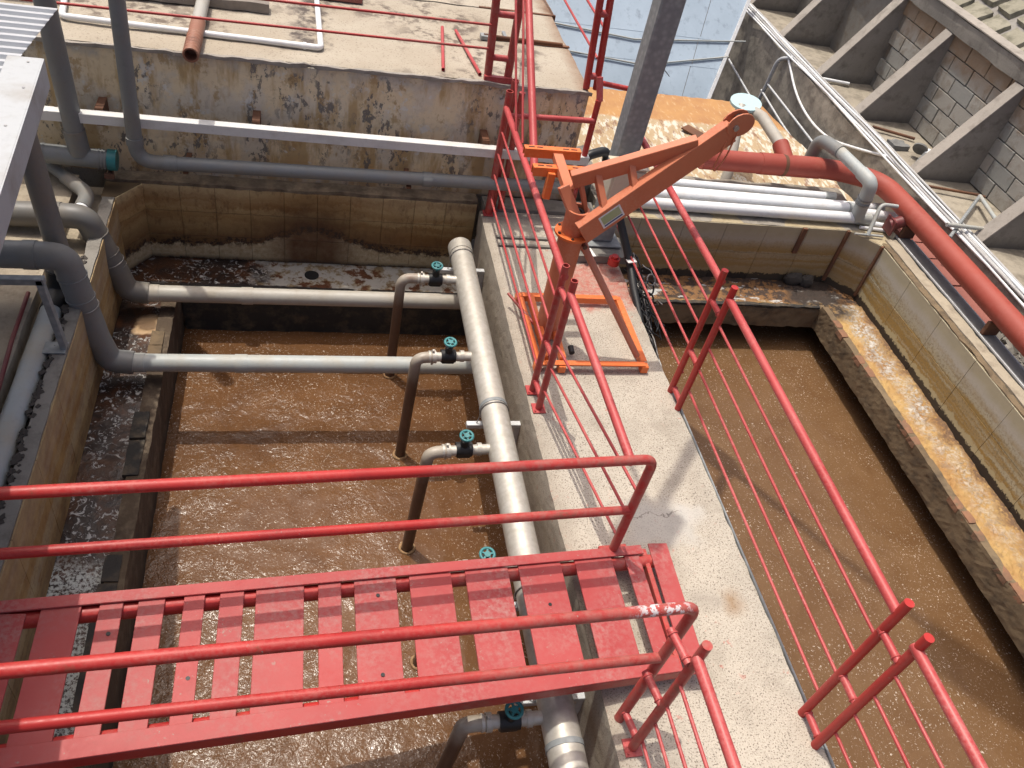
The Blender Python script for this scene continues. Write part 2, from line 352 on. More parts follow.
M['brick'] = m_conc('worn_brick', (0.27, 0.135, 0.075), (0.21, 0.11, 0.065), (0.12, 0.09, 0.06), 0.58)
M['lip'] = m_conc('crumbling_mortar', (0.21, 0.155, 0.09), (0.15, 0.105, 0.06), (0.055, 0.042, 0.03), 0.58, 0.5)
M['weir_dark'] = m_conc('wet_brown_weir', (0.10, 0.07, 0.042), (0.06, 0.042, 0.028), (0.19, 0.15, 0.10), 0.62, 0.7, low=(-1.10, -0.95, (0.03, 0.02, 0.012)))
M['ledge_brown'] = m_conc('grimy_brown_ledge', (0.30, 0.24, 0.165), (0.20, 0.155, 0.105), (0.07, 0.055, 0.04), 0.52, 0.7)
M['slab_red'] = m_conc('red_cement_cover', (0.31, 0.115, 0.09), (0.26, 0.10, 0.08), (0.22, 0.085, 0.06), 0.7, 0.25)

def m_scum_dark():
    n = NT('dark_wet_scum')
    a = n.noise(5, 5, 0.65, dist=0.6); f = n.noise(20, 5, 0.7, dist=1.2); g = n.noise(2.2, 3)
    c = n.mix(n.ramp(a, 0.42, 0.62), (0.028, 0.019, 0.016), (0.085, 0.035, 0.015))
    flk = n.math('MULTIPLY', n.ramp(f, 0.56, 0.59), n.ramp(g, 0.40, 0.50))
    c = n.mix(flk, c, (0.46, 0.46, 0.44))
    fluff = n.math('MULTIPLY', n.ramp(n.noise(48, 4, 0.75), 0.44, 0.54), n.ramp(n.math('ADD', n.Y, n.math('MULTIPLY', g, 0.4)), 3.35, 3.5, 1, 0))
    c = n.mix(n.math('MULTIPLY', fluff, 0.9), c, (0.56, 0.60, 0.56))
    # white painted back ledge with rusty drips
    bk = n.math('MULTIPLY', n.ramp(n.Y, 5.99, 6.03), n.ramp(n.math('ADD', n.X, n.math('MULTIPLY', a, 0.9)), -0.12, 0.10))
    wc = n.mix(n.ramp(n.noise(9, 5, 0.7), 0.47, 0.56), (0.45, 0.43, 0.38), (0.27, 0.20, 0.11))
    wc = n.mix(n.ramp(n.noise(4.5, 5, 0.7), 0.545, 0.58), wc, (0.13, 0.05, 0.022))
    c = n.mix(bk, c, wc)
    fb = n.math('MULTIPLY', n.math('MULTIPLY', n.ramp(n.Y, 6.02, 6.03), n.ramp(n.math('ADD', n.Y, n.math('MULTIPLY', a, 0.05)), 6.115, 6.13, 1, 0)), n.ramp(n.noise(1.5, 2), 0.36, 0.40))
    c = n.mix(fb, c, (0.035, 0.03, 0.028))
    peel = n.math('MULTIPLY', n.box(-1.32, -1.12, 5.42, 5.62, 0.02, 0.15), 0.9)
    c = n.mix(peel, c, (0.50, 0.34, 0.19))
    rgh = n.ramp(flk, 0, 1, 0.3, 0.8)
    return n.done(c, rgh, 0, n.bump(n.math('ADD', f, flk), 0.5, 0.01))
M['scum_dark'] = m_scum_dark()
M['froth'] = m_conc('tan_froth', (0.30, 0.19, 0.10), (0.22, 0.12, 0.05), (0.14, 0.07, 0.03))

def m_scum_orange():
    n = NT('orange_scum')
    a = n.noise(4, 5, 0.65); f = n.noise(26, 5, 0.75); g = n.noise(2.6, 4, 0.6, dist=0.5); w = n.noise(9, 5, 0.7)
    c = n.mix(n.ramp(a, 0.38, 0.62), (0.43, 0.275, 0.10), (0.32, 0.17, 0.055))
    c = n.mix(n.ramp(w, 0.55, 0.7, 0, 0.6), c, (0.50, 0.38, 0.19))
    xs = n.math('ADD', n.X, n.math('MULTIPLY', n.math('SUBTRACT', g, 0.5), 0.55))
    wm = n.math('MULTIPLY', n.math('MULTIPLY', n.ramp(xs, 5.25, 5.38), n.ramp(xs, 5.47, 5.56, 1, 0)), n.ramp(f, 0.43, 0.56))
    wm = n.math('MULTIPLY', n.math('MULTIPLY', wm, n.ramp(n.Y, 3.2, 4.6, 0.35, 0.95)), n.ramp(n.noise(1.8, 3), 0.35, 0.55, 0.4, 1))
    c = n.mix(wm, c, (0.58, 0.56, 0.52))
    gm = n.math('MULTIPLY', n.ramp(n.noise(13, 5, 0.7), 0.56, 0.64), 0.55)
    c = n.mix(gm, c, (0.19, 0.12, 0.06))
    br = n.math('MULTIPLY', n.ramp(xs, 5.50, 5.60), n.ramp(f, 0.35, 0.5))
    c = n.mix(br, c, (0.15, 0.085, 0.045))
    bk = n.ramp(n.math('ADD', n.Y, n.math('MULTIPLY', n.math('SUBTRACT', g, 0.5), 0.25)), 5.98, 6.04)
    bc = n.mix(n.ramp(w, 0.47, 0.54), (0.05, 0.03, 0.02), (0.22, 0.11, 0.04))
    bc = n.mix(n.ramp(n.noise(11, 4, 0.6, n.vec(0.4, 1, 1)), 0.60, 0.64), bc, (0.45, 0.45, 0.43))
    c = n.mix(bk, c, bc)
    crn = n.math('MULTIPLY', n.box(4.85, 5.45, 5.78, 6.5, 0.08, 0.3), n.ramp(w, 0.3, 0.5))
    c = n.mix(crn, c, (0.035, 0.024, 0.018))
    return n.done(c, 0.75, 0, n.bump(n.math('ADD', f, wm), 0.7, 0.012))
M['scum_orange'] = m_scum_orange()

def m_water(name, c0, c1, speck, rough, bstr):
    n = NT(name)
    a = n.noise(2.2, 4, 0.6, dist=1.0); rp = n.noise(17, 3, 0.6, dist=0.9); rf = n.noise(46, 3, 0.6, dist=0.5)
    c = n.mix(n.ramp(a, 0.35, 0.68), c0, c1)
    k = n.noise(58, 3, 0.75, dist=0.8); cl = n.noise(5, 4, 0.65, dist=1.6)
    sp = n.math('MULTIPLY', n.ramp(k, speck, speck + 0.04), n.ramp(cl, 0.40, 0.60, 0.25, 1))
    sp = n.math('MULTIPLY', sp, n.ramp(n.noise(1.3, 3, 0.6), 0.35, 0.55, 0.35, 1))
    c = n.mix(n.math('MULTIPLY', sp, 0.85), c, (0.72, 0.64, 0.54))
    calm = n.math('MULTIPLY', n.ramp(n.noise(1.6, 3, 0.6, dist=0.8), 0.36, 0.62, 0.30, 1.0), n.ramp(n.math('ABSOLUTE', n.math('SUBTRACT', n.X, 1.25)), 0.15, 0.5, 0.35, 1.0))
    h = n.math('MULTIPLY', n.math('ADD', n.math('MULTIPLY', rp, 1.0), n.math('MULTIPLY', rf, 0.42)), calm)
    s2 = n.done(c, rough, 0, n.bump(h, bstr, 0.010), spec=0.5)
    n.b.inputs['IOR'].default_value = 1.333
    return s2
M['water_left'] = m_water('bubbling_brown_water', (0.142, 0.070, 0.031), (0.105, 0.049, 0.021), 0.605, 0.15, 1.0)
M['water_right'] = m_water('calmer_brown_water', (0.155, 0.088, 0.042), (0.125, 0.067, 0.030), 0.612, 0.15, 0.6)

def m_roof_metal():
    n = NT('white_roof_sheet')
    a = n.noise(3, 4); b = n.noise(30, 4)
    c = n.mix(n.ramp(a, 0.3, 0.7), (0.52, 0.535, 0.55), (0.44, 0.455, 0.47))
    c = n.mix(n.ramp(b, 0.58, 0.75, 0, 0.3), c, (0.4, 0.4, 0.4))
    return n.done(c, 0.45, 0.15, n.bump(b, 0.05, 0.003))
M['sheet'] = m_roof_metal()
M['fascia'] = pvc('grey_fascia_sheet', (0.42, 0.44, 0.45), (0.30, 0.28, 0.25), rough=0.5)

def m_blue():
    n = NT('blue_grey_sheeting')
    a = n.noise(1.2, 5, 0.6); st = n.noise(3, 5, 0.65, n.vec(3, 3, 0.3)); f = n.noise(22, 4)
    c = n.mix(n.ramp(a, 0.35, 0.65), (0.36, 0.45, 0.54), (0.30, 0.38, 0.46))
    c = n.mix(n.ramp(st, 0.55, 0.75, 0, 0.85), c, (0.20, 0.25, 0.31))
    c = n.mix(n.ramp(f, 0.68, 0.76, 0, 0.25), c, (0.16, 0.2, 0.24))
    lo = n.ramp(n.math('ADD', n.Z, n.math('MULTIPLY', st, 0.5)), -0.7, 0.1, 0.5, 0)
    c = n.mix(lo, c, (0.17, 0.22, 0.27))
    return n.done(c, 0.55, 0, n.bump(a, 0.2, 0.03))
M['blue'] = m_blue()

def m_rust():
    n = NT('rusting_flaky_roof')
    a = n.noise(3, 5, 0.65); f = n.noise(9, 5, 0.65, n.vec(2.2, 0.8, 1)); v = n.noise(6, 3, 0.6, n.vec(2.4, 0.8, 1))
    org = n.mix(n.ramp(a, 0.35, 0.65), (0.44, 0.24, 0.09), (0.36, 0.18, 0.075))
    org = n.mix(n.ramp(f, 0.55, 0.68, 0, 0.6), org, (0.55, 0.40, 0.22))
    wht = n.mix(n.ramp(f, 0.44, 0.50), (0.56, 0.53, 0.44), (0.40, 0.30, 0.18))
    wht = n.mix(n.ramp(v, 0.58, 0.66, 0, 0.8), wht, (0.20, 0.10, 0.06))
    yb = n.math('ADD', n.math('SUBTRACT', n.Y, n.math('MULTIPLY', n.math('SUBTRACT', n.X, 3.2), 0.02)), n.math('MULTIPLY', n.math('SUBTRACT', a, 0.5), 0.25))
    c = n.mix(n.ramp(yb, 8.97, 9.03), wht, org)
    return n.done(c, 0.85, 0, n.bump(f, 0.25, 0.006))
M['rust_roof'] = m_rust()
M['rust'] = paint('rust_brown', (0.16, 0.07, 0.035), (0.09, 0.045, 0.03), (0.25, 0.13, 0.07), rough=0.8)

# ------------------------------------------------------------------ mesh helpers
class MB:
    def __init__(s): s.v, s.f, s.s, s.m = [], [], [], []
    def add(s, vs, fs, smooth=False, mi=0):
        o = len(s.v); s.v += [tuple(p) for p in vs]
        for f in fs: s.f.append(tuple(i + o for i in f)); s.s.append(smooth); s.m.append(mi)
        return s
    def box(s, x0, x1, y0, y1, z0, z1, mi=0, ch=0.0):
        c = Vector(((x0 + x1) / 2, (y0 + y1) / 2, (z0 + z1) / 2))
        return s.obox(c, (1, 0, 0), (0, 1, 0), (x1 - x0) / 2, (y1 - y0) / 2, (z1 - z0) / 2, mi, ch)
    def obox(s, c, ax, ay, hx, hy, hz, mi=0, ch=0.0):
        """oriented box with optional chamfered edges"""
        ax = Vector(ax).normalized(); az = ax.cross(Vector(ay)).normalized(); ay = az.cross(ax)
        c = Vector(c)
        if ch <= 0:
            vs = [c + ax * (i * hx) + ay * (j * hy) + az * (k * hz) for i in (-1, 1) for j in (-1, 1) for k in (-1, 1)]
            fs = [(0, 1, 3, 2), (4, 6, 7, 5), (0, 4, 5, 1), (2, 3, 7, 6), (0, 2, 6, 4), (1, 5, 7, 3)]
            return s.add(vs, fs, False, mi)
        bm = bmesh.new()
        bmesh.ops.create_cube(bm, size=2)
        for v in bm.verts: v.co = Vector((v.co.x * hx, v.co.y * hy, v.co.z * hz))
        bmesh.ops.bevel(bm, geom=bm.edges[:], offset=ch, segments=1, affect='EDGES')
        bm.verts.index_update()
        vs = [c + ax * v.co.x + ay * v.co.y + az * v.co.z for v in bm.verts]
        fs = [[v.index for v in f.verts] for f in bm.faces]
        bm.free()
        return s.add(vs, fs, False, mi)
    def beam(s, a, b, w, h, up=(0, 0, 1), mi=0, ch=0.003):
        a, b = Vector(a), Vector(b); d = b - a
        side = Vector(up).cross(d).normalized()
        return s.obox((a + b) / 2, d, side, d.length / 2, w / 2, h / 2, mi, ch)
    def tube(s, pts, r, seg=16, caps=True, mi=0, hollow=False, radii=None):
        P = [Vector(p) for p in pts]
        T = [(P[min(i + 1, len(P) - 1)] - P[max(i - 1, 0)]).normalized() for i in range(len(P))]
        up = Vector((0, 0, 1)) if abs(T[0].z) < 0.9 else Vector((1, 0, 0))
        n = (up - T[0] * up.dot(T[0])).normalized()
        vs, fs = [], []
        for i, p in enumerate(P):
            n = (n - T[i] * n.dot(T[i])).normalized(); b = T[i].cross(n)
            rr = radii[i] if radii else r
            for k in range(seg):
                a = 2 * math.pi * k / seg
                vs.append(p + n * (math.cos(a) * rr) + b * (math.sin(a) * rr))
        for i in range(len(P) - 1):
            for k in range(seg):
                k2 = (k + 1) % seg
                fs.append((i * seg + k, i * seg + k2, (i + 1) * seg + k2, (i + 1) * seg + k))
        s.add(vs, fs, True, mi)
        if caps:
            for i, t, rev in ((0, T[0], True), (len(P) - 1, T[-1], False)):
                ring = vs[i * seg:(i + 1) * seg]
                if hollow:
                    inner = [P[i] + (q - P[i]) * 0.8 for q in ring]; deep = [q - t * (0.12 if not rev else -0.12) for q in inner]
                    f1 = [(k, (k + 1) % seg, seg + (k + 1) % seg, seg + k) for k in range(seg)]
                    f2 = [(seg + k, seg + (k + 1) % seg, 2 * seg + (k + 1) % seg, 2 * seg + k) for k in range(seg)]
                    fl = f1 + f2 + [tuple(range(2 * seg, 3 * seg))]
                    s.add(ring + inner + deep, fl if not rev else [tuple(reversed(f)) for f in fl], False, mi)
                else:
                    s.add(ring, [tuple(range(seg))] if not rev else [tuple(reversed(range(seg)))], False, mi)
        return s
    def disc(s, c, ax, r, h, seg=24, mi=0):
        c, ax = Vector(c), Vector(ax).normalized()
        return s.tube([c - ax * h / 2, c + ax * h / 2], r, seg, True, mi)
    def torus(s, c, ax, R0, r, seg=24, sub=8, mi=0):
        c, ax = Vector(c), Vector(ax).normalized()
        u = ax.orthogonal().normalized(); w = ax.cross(u); vs, fs = [], []
        for i in range(seg):
            a = 2 * math.pi * i / seg; d = u * math.cos(a) + w * math.sin(a)
            for j in range(sub):
                b = 2 * math.pi * j / sub
                vs.append(c + d * (R0 + r * math.cos(b)) + ax * (r * math.sin(b)))
        for i in range(seg):
            for j in range(sub):
                fs.append((i * sub + j, ((i + 1) % seg) * sub + j, ((i + 1) % seg) * sub + (j + 1) % sub, i * sub + (j + 1) % sub))
        return s.add(vs, fs, True, mi)
    def rough(s, x0, x1, y0, y1, z0, z1, step=0.1, amp=0.01, freq=3.0, mi=0, fine=0.0, skip=()):
        """box with subdivided faces, surfaces and edges worn by noise"""
        def ax(a, b): n = max(1, int(round((b - a) / step))); return [a + (b - a) * i / n for i in range(n + 1)]
        X, Y, Z = ax(x0, x1), ax(y0, y1), ax(z0, z1)
        idx, vs, fs = {}, [], []
        cx, cy, cz = (x0 + x1) / 2, (y0 + y1) / 2, (z0 + z1) / 2
        def vid(x, y, z):
            k = (round(x, 5), round(y, 5), round(z, 5))
            if k not in idx:
                p = Vector((x, y, z)); d = noise.noise_vector(p * freq) * amp
                if fine: d += noise.noise_vector(p * freq * 5) * fine
                ne = (x in (x0, x1)) + (y in (y0, y1)) + (z in (z0, z1))
                if ne >= 2: d -= Vector((math.copysign(1, x - cx) * (x in (x0, x1)), math.copysign(1, y - cy) * (y in (y0, y1)), math.copysign(1, z - cz) * (z in (z0, z1)))) * amp * max(0.0, noise.noise(p * freq * 2.3) + 0.25)
                idx[k] = len(vs); vs.append(p + d)
            return idx[k]
        def face(A, B, fn, flip):
            for i in range(len(A) - 1):
                for j in range(len(B) - 1):
                    q = [vid(*fn(A[i], B[j])), vid(*fn(A[i + 1], B[j])), vid(*fn(A[i + 1], B[j + 1])), vid(*fn(A[i], B[j + 1]))]
                    fs.append(q[::-1] if flip else q)
        face(X, Y, lambda a, b: (a, b, z1), False)
        if 'z0' not in skip: face(X, Y, lambda a, b: (a, b, z0), True)
        face(X, Z, lambda a, b: (a, y0, b), False); face(X, Z, lambda a, b: (a, y1, b), True)
        face(Y, Z, lambda a, b: (x1, a, b), False); face(Y, Z, lambda a, b: (x0, a, b), True)
        return s.add(vs, fs, False, mi)
    def prism(s, poly, d, mi=0):
        d = Vector(d); a = [Vector(p) for p in poly]; n = len(a)
        vs = a + [p + d for p in a]
        fs = [tuple(range(n))[::-1], tuple(range(n, 2 * n))] + [(i, (i + 1) % n, n + (i + 1) % n, n + i) for i in range(n)]
        return s.add(vs, fs, False, mi)
    def sheet(s, pts, thick, mi=0):
        """open strip of quads given as two rows of points, with thickness downwards"""
        return s
    def build(s, name, mats, parent=None, origin=None):
        o0 = Vector(parent['_o']) if parent is not None else Vector(origin or (0, 0, 0))
        me = bpy.data.meshes.new(name)
        me.from_pydata([Vector(p) - o0 for p in s.v], [], s.f)
        for m in (mats if isinstance(mats, (list, tuple)) else [mats]): me.materials.append(M[m])
        me.polygons.foreach_set('use_smooth', s.s)
        me.polygons.foreach_set('material_index', s.m)
        me.update()
        o = bpy.data.objects.new(name, me); COL.objects.link(o)
        o['_o'] = tuple(o0)
        if parent is not None: o.parent = parent
        else: o.location = o0
        return o

def tag(o, label, cat, group=None, kind=None):
    o['label'] = label; o['category'] = cat
    if group: o['group'] = group
    if kind: o['kind'] = kind
    return o
def thing(name, label, cat, loc, group=None):
    o = bpy.data.objects.new(name, None); COL.objects.link(o)
    o.location = loc; o['_o'] = tuple(loc); o.empty_display_size = 0.1
    return tag(o, label, cat, group)
def struct(mb, name, mats, label=None):
    o = mb.build(name, mats); o['kind'] = 'structure'
    if label: o['label'] = label
    return o
def single(mb, name, mats, label, cat, loc, group=None):
    return tag(mb.build(name, mats, None, loc), label, cat, group)
def round_path(pts, r, n=7):
    P = [Vector(p) for p in pts]; out = [P[0]]
    for i in range(1, len(P) - 1):
        a, b = (P[i - 1] - P[i]), (P[i + 1] - P[i])
        rr = min(r, a.length * 0.48, b.length * 0.48)
        p0, p2 = P[i] + a.normalized() * rr, P[i] + b.normalized() * rr
        for k in range(n + 1):
            t = k / n
            out.append(p0 * (1 - t) ** 2 + P[i] * (2 * t * (1 - t)) + p2 * t ** 2)
    out.append(P[-1]); return out
def copy_mesh(o, name, loc, parent, scale=None):
    c = o.copy(); c.name = name; COL.objects.link(c); c.location = loc; c.parent = parent
    if scale: c.scale = scale
    return c
def piece(name, mb, mats, loc, parent):
    """a small part whose own origin is at loc (world), child of a thing"""
    me_o = mb.build(name, mats)
    me_o.location = Vector(loc) - Vector(parent['_o']); me_o.parent = parent
    return me_o

WL, WR = -1.22, -1.12        # water levels left / right

# ================================================================== THE SETTING
g = MB(); n = 24
g.add([(-120, -60, -2.65), (120, -60, -2.65), (120, 180, -2.65), (-120, 180, -2.65)], [(0, 1, 2, 3)])
struct(g, 'ground', 'earth')

# walkway between the two tanks (also their dividing wall)
w = MB().rough(1.515, 2.645, -2.4, 6.35, -1.7, 0.0, 0.05, 0.006, 4.0, 0, 0.003, skip=('z0',))
struct(w, 'walkway', 'walk')
w = MB().beam((2.652, 4.0, -0.004), (2.652, -1.8, -0.004), 0.012, 0.03)
struct(w, 'walkway_edging', 'galv')
# raised strip with conduits at the walkway's far end
w = MB().rough(1.56, 2.62, 6.36, 6.56, -0.3, 0.03, 0.1, 0.006, 5).rough(2.20, 2.72, 5.62, 5.93, 0.004, 0.075, 0.08, 0.006, 6)
w.box(1.6, 2.1, 5.92, 5.95, 0.004, 0.02).box(1.6, 2.1, 5.80, 5.83, 0.004, 0.02)
struct(w, 'walkway_step', 'conc_grey')

def water(name, mat, x0, x1, y0, y1, z, step, amp):
    nx, ny = int((x1 - x0) / step), int((y1 - y0) / step)
    vs = []
    for j in range(ny + 1):
        for i in range(nx + 1):
            x, y = x0 + (x1 - x0) * i / nx, y0 + (y1 - y0) * j / ny
            h = noise.noise(Vector((x * 6, y * 6, 0.3))) + 0.6 * noise.noise(Vector((x * 15, y * 15, 1.7)))
            vs.append((x, y, z + amp * h))
    fs = [(j * (nx + 1) + i, j * (nx + 1) + i + 1, (j + 1) * (nx + 1) + i + 1, (j + 1) * (nx + 1) + i) for j in range(ny) for i in range(nx)]
    return struct(MB().add(vs, fs, True), name, mat)
water('water', 'water_left', -1.06, 1.53, -1.8, 6.2, WL, 0.035, 0.008)
water('water', 'water_right', 2.63, 5.62, -1.8, 6.42, WR, 0.04, 0.005)

# terrace above the peeling wall
t = MB().rough(-3.6, 2.36, 6.62, 8.27, -0.5, 1.08, 0.12, 0.008, 3, 0, 0.003)
t.rough(-3.6, 2.40, 8.31, 11.5, -0.5, 1.075, 0.2, 0.008, 3)
struct(t, 'terrace', 'terrace')
t = MB().box(1.66, 2.37, 7.50, 7.535, 1.083, 1.095, 0).box(1.62, 2.40, 8.275, 8.305, 1.03, 1.088, 0)
struct(t, 'terrace_joint', 'rust')
# concrete strip left of the tank with the gutter
s = MB().rough(-3.6, -1.80, -1.5, 6.5, -0.8, 0.015, 0.12, 0.008, 3).rough(-1.80, -1.58, -1.5, 6.5, -0.8, -0.09, 0.12, 0.01, 5)
struct(s, 'side_path', 'conc_beige')
# yard right of the tanks, upper level with the buttress wall
s = MB().rough(6.52, 8.2, 2.5, 14.0, -2.6, 0.2, 0.16, 0.02, 2, skip=('z0',))
struct(s, 'upper_yard', 'yard')
s = MB().rough(5.83, 6.31, 2.0, 6.30, -1.9, -0.10, 0.15, 0.03, 4)
struct(s, 'rubble_strip', 'earth')

# ================================================================== LEFT TANK
tank = thing('water_tank', 'left tiled tank of bubbling brown water under the red gangway', 'tank', (0, 6.5, -1.6))
def tiles(parent, holder_name, holder_mb, mats_holder, origin, du, dv, nu, nv, W, H, mat, gap=0.0028, th=0.010, label=None, nrm=None):
    """a wall face (part) with its tiles (sub-parts) laid out along du (horizontal) and dv (down)"""
    hold = holder_mb.build(holder_name, mats_holder, parent)
    if label: hold['label'] = label
    du, dv = Vector(du), Vector(dv); nr = Vector(nrm)
    base = None
    for j in range(nv):
        for i in range(nu):
            c = Vector(origin) + du * ((i + 0.5) * W) + dv * ((j + 0.5) * H)
            if base is None:
                mb = MB().obox((0, 0, 0), du, dv, W / 2 - gap / 2, H / 2 - gap / 2, th / 2, 0, 0.002)
                base = mb.build('tile', mat); base['_o'] = (0, 0, 0)
                o = base
            else:
                o = base.copy(); COL.objects.link(o)
            o.parent = hold
            o.location = c + nr * (th / 2 + random.uniform(-0.001, 0.001)) - Vector(hold['_o'])
    return hold
# back wall, chamfer, left wall (body of concrete behind the tile faces)
tiles(tank, 'back_wall', MB().box(-1.33, 1.515, 6.462, 6.60, -1.7, -0.002), 'grout', (-1.325, 6.462, -0.004), (1, 0, 0), (0, 0, -1), 10, 3, 0.2835, 0.246, 'tile_left', nrm=(0, -1, 0))
ch = Vector((0.19, 0.25, 0)).normalized(); cn = Vector((ch.y, -ch.x, 0))
cb = MB().prism([(-1.51, 6.205, -1.7), (-1.33, 6.462, -1.7), (-1.33, 6.6, -1.7), (-1.6, 6.6, -1.7), (-1.6, 6.205, -1.7)], (0, 0, 1.698))
tiles(tank, 'corner_wall', cb, 'grout', (-1.508, 6.208, -0.004), ((-1.33 + 1.508), 6.46 - 6.208, 0), (0, 0, -1), 1, 3, 1.0, 0.246, 'tile_left', nrm=cn) if False else None
L = math.hypot(0.178, 0.252)
tiles(tank, 'corner_wall', cb, 'grout', (-1.508, 6.208, -0.004), Vector((0.178, 0.252, 0)) / L, (0, 0, -1), 1, 3, L, 0.246, 'tile_left', nrm=cn)
tiles(tank, 'side_wall', MB().box(-1.58, -1.495, -1.5, 6.2, -1.7, -0.004), 'grout_pale', (-1.495, 6.2, -0.004), (0, -1, 0), (0, 0, -1), 14, 1, 0.55, 0.74, 'tile_right', nrm=(1, 0, 0), gap=0.003)
MB().rough(-1.585, -1.492, -1.5, 6.2, -0.006, 0.012, 0.07, 0.006, 6).build('coping', 'conc_grey', tank)
MB().rough(-1.60, 1.51, 6.45, 6.62, -0.006, 0.03, 0.08, 0.01, 5, 0, 0.004).build('wall_ledge', 'ledge_brown', tank)
# overflow launder along left and back, with a drain hole
led = MB()
led.rough(-1.49, -1.17, -1.4, 6.06, -0.84, -0.745, 0.07, 0.008, 5).rough(-1.49, 1.51, 6.062, 6.47, -0.84, -0.745, 0.07, 0.006, 5)
led.build('launder_floor', 'scum_dark', tank)
MB().rough(-1.175, -1.055, -1.4, 6.06, -1.55, -0.72, 0.045, 0.006, 6, 0, 0.004).build('weir', 'weir_dark', tank)
y = 5.95
while y > 0.2:                                                     # loose slates lying on the weir
    l = random.uniform(0.16, 0.34)
    if random.random() < 0.6:
        m = MB().rough(-1.20 + random.uniform(-.01, .01), -1.095, y - l, y - 0.012, -0.735, -0.70 + random.uniform(-.006, .008), 0.05, 0.006, 9)
        m.build('slate', 'lip' if y > 4.75 else 'slate', tank)
    y -= l
MB().rough(-1.05, 1.51, 6.03, 6.062, -1.55, -0.735, 0.06, 0.008, 6).build('weir', 'slate', tank)
MB().box(-1.49, 1.51, 6.1, 6.46, -1.7, -0.846).build('launder_support', 'grout', tank)
hole = MB().disc((0.05, 6.27, -0.741), (0, 0, 1), 0.064, 0.006, 28)
hole.build('drain_hole', 'black', tank)

# ================================================================== RIGHT TANK
tank2 = thing('water_tank', 'right tank of flat brown water with orange scum on its ledge', 'tank', (4.1, 6.5, -1.6))
bw = MB().box(2.645, 5.37, 6.412, 6.56, -1.7, -0.002)
tiles(tank2, 'back_wall', bw, 'grout_pale', (2.65, 6.412, -0.004), (1, 0, 0), (0, 0, -1), 6, 2, 0.452, 0.33, 'tile_right', nrm=(0, -1, 0))
cb = MB().prism([(5.375, 6.412, -1.7), (5.635, 6.145, -1.7), (5.8, 6.145, -1.7), (5.8, 6.56, -1.7), (5.375, 6.56, -1.7)], (0, 0, 1.698))
dv = Vector((0.258, -0.266, 0)); L = dv.length
tiles(tank2, 'corner_wall', cb, 'grout_pale', (5.376, 6.411, -0.004), dv / L, (0, 0, -1), 1, 2, L, 0.33, 'tile_right', nrm=(-0.717, -0.697, 0))
tiles(tank2, 'side_wall', MB().box(5.632, 5.80, 0.5, 6.14, -1.7, -0.004), 'grout_pale', (5.632, 6.14, -0.004), (0, -1, 0), (0, 0, -1), 10, 2, 0.56, 0.33, 'tile_right', nrm=(-1, 0, 0))
for x, wd in ((4.86, 0.05), (5.36, 0.035), (5.615, 0.03)):
    z0 = -0.30 if x < 5 else -0.62
    yy = 6.39 if x < 5.5 else 6.135
    MB().beam((x, yy, 0.0), (x, yy, z0), 0.03, wd, (1, 0, 0)).build('corner_strip', 'rust', tank2)
MB().rough(5.625, 5.70, 0.5, 6.2, -0.002, 0.012, 0.07, 0.012, 8, 0, 0.004).build('coping_edge', 'lip', tank2)
MB().rough(5.702, 5.83, 0.5, 6.25, -0.004, 0.016, 0.07, 0.008, 5).build('coping', 'conc_beige', tank2)
MB().rough(2.7, 5.66, 6.41, 7.25, -0.6, 0.0, 0.1, 0.01, 4).build('wall_top', 'conc_wall', tank2)
MB().rough(5.855, 5.995, 0.5, 6.32, -0.3, 0.03, 0.09, 0.006, 4).build('kerb', 'conc_kerb', tank2)
MB().beam((5.843, 6.3, 0.03), (5.843, 0.5, 0.03), 0.012, 0.02).build('kerb_trim', 'galv_pale', tank2)
MB().beam((6.003, 6.25, 0.028), (6.003, 0.5, 0.028), 0.012, 0.02).build('kerb_trim', 'galv_pale', tank2)
led = MB()
led.rough(5.20, 5.635, 0.5, 6.0, -0.89, -0.645, 0.03, 0.014, 6, 0, 0.010).rough(2.645, 5.635, 6.0, 6.43, -0.89, -0.66, 0.03, 0.012, 6, 0, 0.010)
led.build('launder_floor', 'scum_orange', tank2)
MB().rough(5.125, 5.198, 0.5, 5.93, -0.89, -0.62, 0.035, 0.005, 7, 0, 0.004).build('launder_lip', 'lip', tank2)
MB().rough(2.645, 5.2, 5.93, 5.998, -0.90, -0.66, 0.05, 0.012, 7, 0, 0.006).build('launder_lip', 'lip', tank2)
MB().rough(2.645, 5.12, 5.925, 5.975, -0.655, -0.632, 0.04, 0.012, 8).build('launder_rim', 'slate', tank2)
y = 5.72
while y > 1.2:                                                     # bricks showing through the broken lip
    l = random.uniform(0.13, 0.2)
    if random.random() < 0.78:
        mb = MB().rough(-0.037, 0.037, -l / 2 + 0.008, l / 2 - 0.008, -0.026, 0.026, 0.035, 0.007, 11)
        b = piece('brick', mb, 'brick', (5.160 + random.uniform(-0.006, 0.006), y - l / 2, -0.636 + random.uniform(-0.012, 0.004)), tank2)
    y -= l
MB().box(5.5, 5.64, 0.5, 6.42, -1.7, -0.895).build('launder_support', 'grout', tank2)
MB().box(2.645, 5.64, 6.3, 6.43, -1.7, -0.895).build('launder_support', 'grout', tank2)
for x, yy, sx in ((4.98, 6.36, 0.11), (5.12, 6.33, 0.08)):
    m = MB(); ico = bmesh.new(); bmesh.ops.create_icosphere(ico, subdivisions=2, radius=1)
    vs = [Vector((x, yy, -0.60)) + Vector((v.co.x * sx, v.co.y * 0.06, v.co.z * 0.08)) * (1 + 0.3 * noise.noise(v.co * 2)) for v in ico.verts]
    m.add(vs, [[v.index for v in f.verts] for f in ico.faces]); ico.free()
    m.build('sludge_clump', 'earth', tank2)

